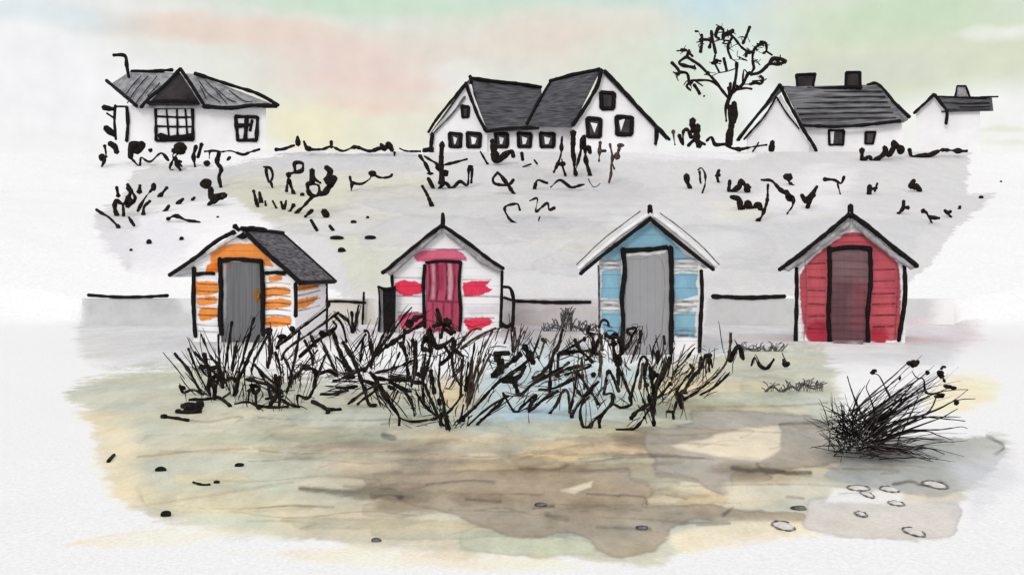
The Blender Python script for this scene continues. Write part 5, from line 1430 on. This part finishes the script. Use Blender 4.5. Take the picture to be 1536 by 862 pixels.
reeds("twisted reeds below the blue hut's left corner", W3, [L((590, 160), (580, 200), (610, 230), (620, 320), k=1.7), L((660, 210), (620, 320), k=1.4), L((665, 220), (670, 310), k=1.2, m=B), L((630, 330), (660, 340), (655, 470), k=1.6, m=B), L((520, 430), (500, 560), (475, 680), k=1.1), L((510, 440), (590, 550), (650, 640), k=1.5), L((650, 500), (580, 570), (500, 680), (480, 720), k=1.6), L((545, 350), (550, 440), (560, 550), k=1.1, m=B), L((515, 560), (550, 590), (610, 560), k=1.6), L((590, 590), (540, 650), (545, 770), (590, 780), (620, 740), (730, 640), k=1.2), L((610, 450), (618, 465), k=1.8), L((510, 440), (540, 470), k=2.0), L((600, 310), (640, 330), k=2)])
reeds("looped reeds with open heads in front of the blue hut's door frame", W3, [L((680, 580), (705, 440), (740, 480), (775, 560), k=1.6), L((770, 400), (770, 520), k=1.8), L((770, 400), (800, 480), (840, 590), k=1.3), L((690, 580), (725, 575), (730, 630), (690, 680), (655, 740), (655, 785), k=1.5), L((740, 640), (790, 660), (850, 640), (850, 580), (880, 470), (910, 360), (935, 350), (950, 380), k=1.1), L((740, 220), (745, 340), (760, 400), k=1.6), L((700, 220), (730, 230), (740, 270), k=1.4), L((770, 230), (790, 320), k=1.3),
    L((650, 170), (670, 125), (700, 130), (710, 160), k=1.2), L((690, 210), (720, 225), (760, 210), k=2.0), L((825, 180), (880, 170), (860, 210), (830, 205), (825, 180), k=1.0), L((855, 215), (840, 260), (790, 330), (760, 350), k=1.4), L((760, 340), (785, 380), k=1.8), L((905, 190), (900, 260), k=2.1), L((895, 240), (870, 320), (845, 385), k=1.1), L((590, 200), (640, 215), k=1.0), L((840, 590), (850, 640), k=1.3)])
reeds("spiky reed clump tapering to one point under the blue hut's door", W3, [L((920, 390), (900, 540), k=1.2, m=B), L((950, 380), (930, 470), (950, 560), (980, 700), (990, 775), k=1.5), L((960, 390), (980, 500), (990, 640), k=1.6), L((1080, 370), (1040, 480), (1000, 560), (990, 640), k=1.6), L((980, 460), (1020, 470), (1000, 540), k=2.1), L((1055, 230), (1040, 320), (980, 430), k=1.0, m=B), L((1050, 220), (1055, 270), k=1.6), L((1010, 310), (1010, 380), k=1.8), L((1100, 340), (1070, 470), k=1.2), L((1080, 350), (1060, 440)), L((1090, 510), (1030, 590), (1000, 600), k=1.2),
    L((960, 640), (880, 690), (845, 730), k=1.6), L((960, 670), (900, 760), (850, 795), (760, 795), k=1.3), L((1150, 530), (1080, 570), (1010, 600), k=.6), L((985, 600), (985, 700), k=1.9), L((920, 625), (950, 650), k=.9)])
reeds("rightmost big reed clump, bending right of the blue hut", W4, [L((570, 215), (540, 290), (480, 360), (430, 450), k=1.6), L((540, 230), (530, 330), k=1.3), L((590, 220), (590, 320), k=1.7), L((600, 240), (610, 290), k=1.3), L((560, 220), (600, 215), k=1.8), L((470, 270), (490, 300), (460, 350), k=1.2), L((455, 340), (390, 440), (410, 490)), L((400, 460), (420, 540), k=2.0), L((390, 450), (420, 480), k=2.4), L((390, 500), (370, 560), (330, 560), k=1.5), L((365, 560), (370, 605), k=1.4), L((640, 340), (540, 420), (430, 490), k=1.2), L((720, 320), (640, 400), (540, 460), k=1.0), L((500, 170), (440, 250), (380, 310), (360, 370), k=.9), L((350, 390), (280, 470), k=1.1), L((345, 385), (360, 395), k=1.7)])
reeds("single curved stalk standing apart to the right of the reeds", W4, [L((722, 80), (718, 190), (690, 270), (640, 335), k=1.2, m=B), L((715, 190), (720, 250), (770, 160), (800, 240), k=1.4), L((770, 160), (800, 240), k=1.6)])
reeds("low curled sprout with a dot of leaf left of the red hut", W4, [L((850, 280), (870, 230), (900, 280), (940, 300), (990, 240), k=1.3), L((1045, 240), (1060, 275), (1080, 262), k=1.9)])

def fuzz(label, pxs, n, r, up, group=None):
    """a small grey plant of many hair-fine twigs along a line on the beach"""
    mb = MB()
    cx = sum(p[0] for p in pxs) / len(pxs); by = max(p[1] for p in pxs)
    Y = ground_depth(by)
    org = at(cx, by, Y); org[2] = 0
    q = catmull(pxs, 2.0)
    for i in range(n):
        a = q[random.randrange(len(q))]
        e = (a[0] + random.uniform(-9, 12), a[1] - random.uniform(2, up))
        m = ((a[0] + e[0]) / 2 + random.uniform(-3, 3), (a[1] + e[1]) / 2)
        yy = Y + random.uniform(-.25, .25)
        qq, rr, _ = pen([(a[0], by), m, e], r, taper=1)
        mb.tube([at(x, y, yy) for x, y in qq], rr * yy / FPX, 5)
    for s_ in (0, 2.5):
        qq, rr, _ = pen([(x, y + s_) for x, y in pxs], r * 1.6, wob=1.6)
        mb.tube([at(x, y, Y) for x, y in qq], rr * Y / FPX, 5)
    o = mb.build("beach_scrub", "grey_ink", origin=org)
    tag(o, label, "scrub", "wispy grey scrub on the beach")

fuzz("smudgy grey scrub on the sand left of the red hut's foot", mp(*W4, [(780, 160), (830, 172), (880, 182), (920, 165), (950, 192), (980, 155), (1010, 192), (1050, 155)]), 30, .7, 9)
fuzz("wispy grey scrub on the olive sand below the red hut", mp(*W4, [(930, 440), (980, 405), (1030, 432), (1100, 402), (1140, 422), (1160, 385), (1220, 405), (1290, 400)]), 40, .8, 10)
fuzz("grey brown scrub against the wall left of the blue hut", mp(*W3, [(310, 190), (370, 160), (420, 160), (430, 90), (470, 85), (490, 150), (560, 180), (620, 190)]), 70, .9, 12)

# ------------------------------------------------------------------ the big windblown tuft in the right foreground
ty = ground_depth(686)
tuft = empty("marram_tuft", (*at(1290, 686, ty)[:2], 0))
tag(tuft, "big dark tuft of windblown dune grass alone at the right foreground", "grass tuft")
to = tuple(tuft.location)
main = [[(290, 180), (310, 250), (340, 330), (380, 420)], [(620, 180), (560, 230), (440, 310), (300, 420)], [(690, 80), (640, 120), (540, 210), (400, 330), (320, 440)], [(870, 150), (840, 190), (720, 270), (560, 400), (420, 480)],
        [(1035, 262), (900, 270), (800, 300), (560, 420), (400, 500)], [(1035, 262), (900, 360), (720, 440), (500, 540)], [(1080, 318), (960, 330), (780, 410), (600, 470), (450, 560)], [(970, 380), (860, 440), (640, 520), (470, 590)],
        [(1015, 455), (860, 440), (700, 430), (560, 480), (420, 560)], [(1030, 500), (990, 490), (860, 510), (640, 520), (450, 600)], [(990, 430), (900, 430), (760, 440), (560, 520)], [(940, 570), (850, 545), (780, 520), (640, 530), (480, 600)],
        [(890, 660), (780, 620), (600, 610), (460, 620)], [(850, 715), (720, 660), (590, 620), (450, 630)], [(750, 730), (660, 650), (590, 620)], [(400, 240), (350, 320), (320, 420)], [(430, 200), (410, 250), (430, 310), (460, 420), (430, 560)],
        [(450, 160), (490, 180), (530, 260), (560, 320), (590, 330)], [(730, 190), (590, 350), (480, 440), (380, 540)], [(830, 240), (700, 300), (590, 340), (420, 450)], [(800, 310), (700, 350), (520, 430), (380, 520)], [(740, 270), (690, 400), (620, 540), (600, 600)],
        [(690, 150), (720, 190), (760, 200), (780, 280), (850, 285)], [(920, 250), (850, 290), (800, 390), (720, 440)], [(600, 600), (620, 640), (590, 690)], [(270, 720), (340, 705), (430, 735)], [(300, 740), (400, 760)], [(180, 450), (300, 455), (430, 460)], [(220, 550), (330, 470), (420, 420)], [(780, 160), (700, 220), (560, 310), (420, 420)]]
mb = MB()
for pts in main:
    p = mp(*W5, pts); low = max(q[1] for q in p)
    Y0 = ty + random.uniform(-.3, .35)
    qq, rr, t = pen(p, random.uniform(1.1, 1.9), step=3, wob=.7, taper=1)
    D = Y0 + random.uniform(-.25, .25) * (1 - t)
    mb.tube([at(x, y, d) for (x, y), d in zip(qq, D)], rr * D / FPX, 5)
mb.build("flower_stalk", "stem", tuft, origin=to)
tb_ = {"stem": MB(), "grey_ink": MB(), "brown": MB()}
for i in range(360):
    tone = "stem" if i < 190 else random.choice(("stem", "grey_ink"))
    if i < 210:                                  # round close thatch on the left, the heart of the tuft
        bx, by = random.gauss(305, 62), random.gauss(530, 62)
        ang = math.radians(random.uniform(0, 360)); ln = abs(random.gauss(0, 75)) + 25
        if i < 60:
            ang = math.radians(random.uniform(85, 185)); ln = random.uniform(80, 190)
        if by - ln * math.sin(ang) > 690:
            ang = -ang
    elif i < 300:                                # long blades blown to the right
        bx, by = random.gauss(390, 60), random.gauss(550, 60)
        ang = math.radians(random.triangular(6, 76, 34)); ln = random.uniform(160, 600)
    else:                                        # blades lying along the sand
        bx, by = random.gauss(430, 80), random.gauss(620, 30)
        ang = math.radians(random.uniform(-16, 12)); ln = random.uniform(120, 480)
        tone = random.choice(("stem", "grey_ink", "brown"))
    ex, ey = bx + ln * math.cos(ang), by - ln * math.sin(ang)
    ey = min(ey, 705)
    mx_, my_ = (bx + ex) / 2 + random.uniform(-14, 14), (by + ey) / 2 - random.uniform(-4, .10 * ln)
    p = mp(*W5, [(ex, ey), (mx_, my_), (bx, by)])
    Y0 = ty + random.uniform(-.15, .45)
    qq, rr, tt = pen(p, random.uniform(.45, .95), step=5, wob=.7, taper=1)
    lowy = qq[:, 1].max()
    D = np.minimum(Y0, ground_depth(lowy + 1) if lowy > 655 else 99) + random.uniform(-.3, 0) * (1 - tt)
    tb_[tone].tube([at(x, y, d) for (x, y), d in zip(qq, D)], rr * D / FPX, 4)
tb_["grey_ink"].build("dry_blades", "grey_ink", tuft, origin=to)
tb_["brown"].build("brown_blades", "brown", tuft, origin=to)
mb = tb_["stem"]
mb.build("blades", "stem", tuft, origin=to)
mb = MB()
for i, (x, y, rx, rz) in enumerate([(450, 155, 30, 22), (690, 100, 30, 32), (725, 85, 14, 26), (780, 162, 20, 22), (862, 175, 30, 34), (885, 208, 13, 22), (920, 245, 40, 24), (967, 340, 22, 26), (860, 300, 34, 22), (615, 190, 10, 18), (880, 130, 20, 16)]):
    c = at(*mp(*W5, [(x, y)])[0], ty + random.uniform(-.1, .1)); k = ty / FPX / 4.1033
    mb = MB()
    for j in range(4):
        mb.blob(c + k * np.array([random.uniform(-.5, .5) * rx, random.uniform(-.5, .5) * rx, random.uniform(-.5, .5) * rz]), (rx * k * .55, rx * k * .45, rz * k * .5), i * 7 + j, 9, 6, .4)
    mb.build("seed_head", "stem", tuft, origin=to)

# ------------------------------------------------------------------ stones and driftwood
def lump(name, label, cat, group, px, py, rx, rz, mat="black", ang=0, ground=True, seed=0):
    Y = ground_depth(py) if ground else bank_depth(px, py)
    s = Y / FPX
    c = at(px, py, Y); c[2] = float(height(c[0], c[1]))
    mb = MB(); mb.blob((0, 0, rz * s * .5), (rx * s, max(rx, rz) * s * .8, rz * s), seed, 14, 8, .22)
    o = mb.build(name, mat); o.location = tuple(c); o.rotation_euler = (0, 0, ang)
    return tag(o, label, cat, group)


GS = "black stones on the sand"
lump("stone", "black stone upper left on the sand, beside a short black twig", "stone", GS, 241, 706, 8, 4.5, seed=1)
lump("stone", "black stone farthest right of the loose black stones on the left sand", "stone", GS, 359, 698, 7, 3.4, seed=2)
lump("stone", "lowest black stone near the sand's white edge at lower left", "stone", GS, 249, 775, 9, 5.2, seed=3)
lump("stone", "tiny black stone at the tip of a curved twig on the left sand", "stone", GS, 325, 724, 4.5, 3, seed=4)
GT = "driftwood twigs on the sand"
def twig(label, zoom, strokes, r=2.2, name="driftwood", mat="black"):
    S = [mp(*zoom, s_[0]) for s_ in strokes]
    by = max(p[1] for q in S for p in q); cx = np.mean([p[0] for q in S for p in q])
    Y = ground_depth(by); org = at(cx, by, Y); org[2] = 0
    mb = MB()
    for q, s_ in zip(S, strokes):
        qq, rr, _ = pen(q, r * (s_[1] if len(s_) > 1 else 1), step=3)
        P = []
        for (x, y), ra in zip(qq, rr):
            d = ground_depth(y); p = at(x, y, d); p[2] = float(height(p[0], p[1])) + ra * d / FPX * .6; P.append(p)
        mb.tube(P, rr * Y / FPX)
    return tag(mb.build(name, mat, origin=org), label, "driftwood", GT)
Z8 = ((0, 560), 2.0); Z9 = ((768, 560), 2.0)
twig("short slanted black twig at the far left of the sand", Z8, [L((325, 268), (334, 258), (343, 248), k=1.3)])
twig("thin curved twig between the loose black stones", Z8, [L((580, 327), (605, 336), (630, 336))])
twig("chunky black driftwood lump left below the leftmost reeds", W1, [L((145, 778), (220, 782), (290, 780), k=1.6), L((180, 745), (230, 755), (290, 742), k=2.6), L((200, 770), (290, 765), k=2.6)])
twig("straight black stick below the chunky driftwood", W1, [L((55, 808), (130, 815), (215, 828), k=1.2), L((55, 808), (75, 812), k=1.8)])
twig("bent stick lying under the leftmost reed clump", W1, [L((220, 700), (320, 698), (400, 690), (450, 720), (472, 742), k=1.4), L((470, 655), (430, 688), k=.9)])
twig("forked stick on the sand right of the low reed tangle", W1, [L((980, 718), (1040, 745), (1080, 765), (1155, 762), k=1.5), L((1080, 765), (1072, 785), k=1.5)])
twig("short stick on the sand under the crossing reeds", W1, [L((1030, 672), (1110, 668), (1195, 645), k=1.1)])

GP = "pale pebbles on the right foreground sand"
def pebble(label, x, y, rx, ry, a0=0, a1=360, k=1.0):
    px, py = mp(*Z9, [(x, y)])[0]
    Y = ground_depth(py); s = Y / FPX
    c = at(px, py, Y); c[2] = float(height(c[0], c[1]))
    R = rx / 4.6 * s
    Rd = max(R * .55, abs(ground_depth(py - ry / 4) - Y))
    root = empty("pebble", c)
    tag(root, label, "pebble", GP)
    mb = MB(); mb.blob((0, 0, -.004), (R * .95, Rd * .92, .022), int(x), 18, 8, .12)
    mb.build("stone_body", "stone_pale", root)
    mb = MB(); P = []
    n = 40
    for i in range(n + 1):
        a = math.radians(a0 + (a1 - a0) * i / n)
        z = float(height(c[0] + R * math.cos(a), c[1] + Rd * math.sin(a))) - c[2]
        P.append((R * math.cos(a) * (1 + .05 * math.sin(3 * a)), Rd * math.sin(a), z + .006))
    mb.tube(P, .0048 * k * (1 + .5 * np.sin(np.arange(n + 1) * .9)), 6)
    mb.build("wet_rim", "wet_grey", root)
pebble("long flat pale pebble, leftmost of the top pebble pair", 1040, 343, 76, 14)
pebble("small pale pebble touching the long flat one", 1066, 362, 32, 20)
pebble("open rimmed pale pebble right of the long flat one", 1133, 347, 60, 16, 60, 330)
pebble("oval pale pebble below the open rimmed one", 1153, 388, 50, 14)
pebble("small dark rimmed pebble in the middle of the pebble patch", 1047, 421, 34, 14, k=1.5)
pebble("large pale pebble nearest the cream sand, left of the patch", 815, 455, 72, 28, 40, 350)
pebble("large pale pebble at the lower right of the patch", 1206, 474, 62, 28, 60, 370)
pebble("grey rimmed pebble at the upper right of the patch", 1270, 336, 70, 24, k=1.4)
lump("stone", "flat grey stone left of the pebble patch on brown sand", "stone", "flat grey stones", 1198, 762, 12, 3.5, "grey_ink", seed=5)
lump("stone", "flat grey stone on the dark brown sand near the bottom centre", "stone", "flat grey stones", 963, 792, 10, 3.5, "grey_ink", seed=6)
lump("stone", "flat grey stone in the middle of the brown sand", "stone", "flat grey stones", 811, 760, 9, 3.5, "grey_ink", seed=7)
lump("stone", "small grey pebble near the bottom edge left of centre", "stone", "flat grey stones", 564, 809, 7, 4, "grey_ink", seed=8)

GD = "dark stones on the bank"
for i, (lab, z, x, y, rx, rz) in enumerate([
    ("round dark stone on the bank left above the orange hut", W7, 425, 660, 4.2, 4.6), ("dot sized stone at the lower left of the bank", W7, 314, 713, 2.6, 2.4), ("small dark stone just left above the orange hut's roof ridge", W7, 625, 642, 3.4, 3.6),
    ("tiny stone right of the flat creeping shoot", W7, 848, 511, 2, 1.8), ("round stone at the foot of the forked looped plant", Z10, 287, 355, 3.8, 3.4), ("long flat dark stone above the orange hut's right eave", Z10, 490, 608, 10, 3.4),
    ("oval dark stone lowest between the orange and pink huts", Z10, 518, 678, 6.5, 4.4), ("flat dark stone left above the pink striped hut's roof", Z10, 686, 607, 8.5, 3.6), ("small slanting stone above the pair of flat dark stones", Z10, 588, 515, 4.5, 3), ("tiny dark stone right of the small slanting stone", Z10, 672, 490, 2.4, 2.6),
    ("round stone near the bank's outer right edge", W8, 1352, 271, 3.6, 3), ("tiny stone farthest right on the white slope", W8, 1437, 205, 1.9, 1.7)]):
    px_, py_ = mp(*z, [(x, y)])[0]
    lump("stone", lab, "stone", GD, px_, py_ + rz, rx, rz, seed=20 + i, ground=False)
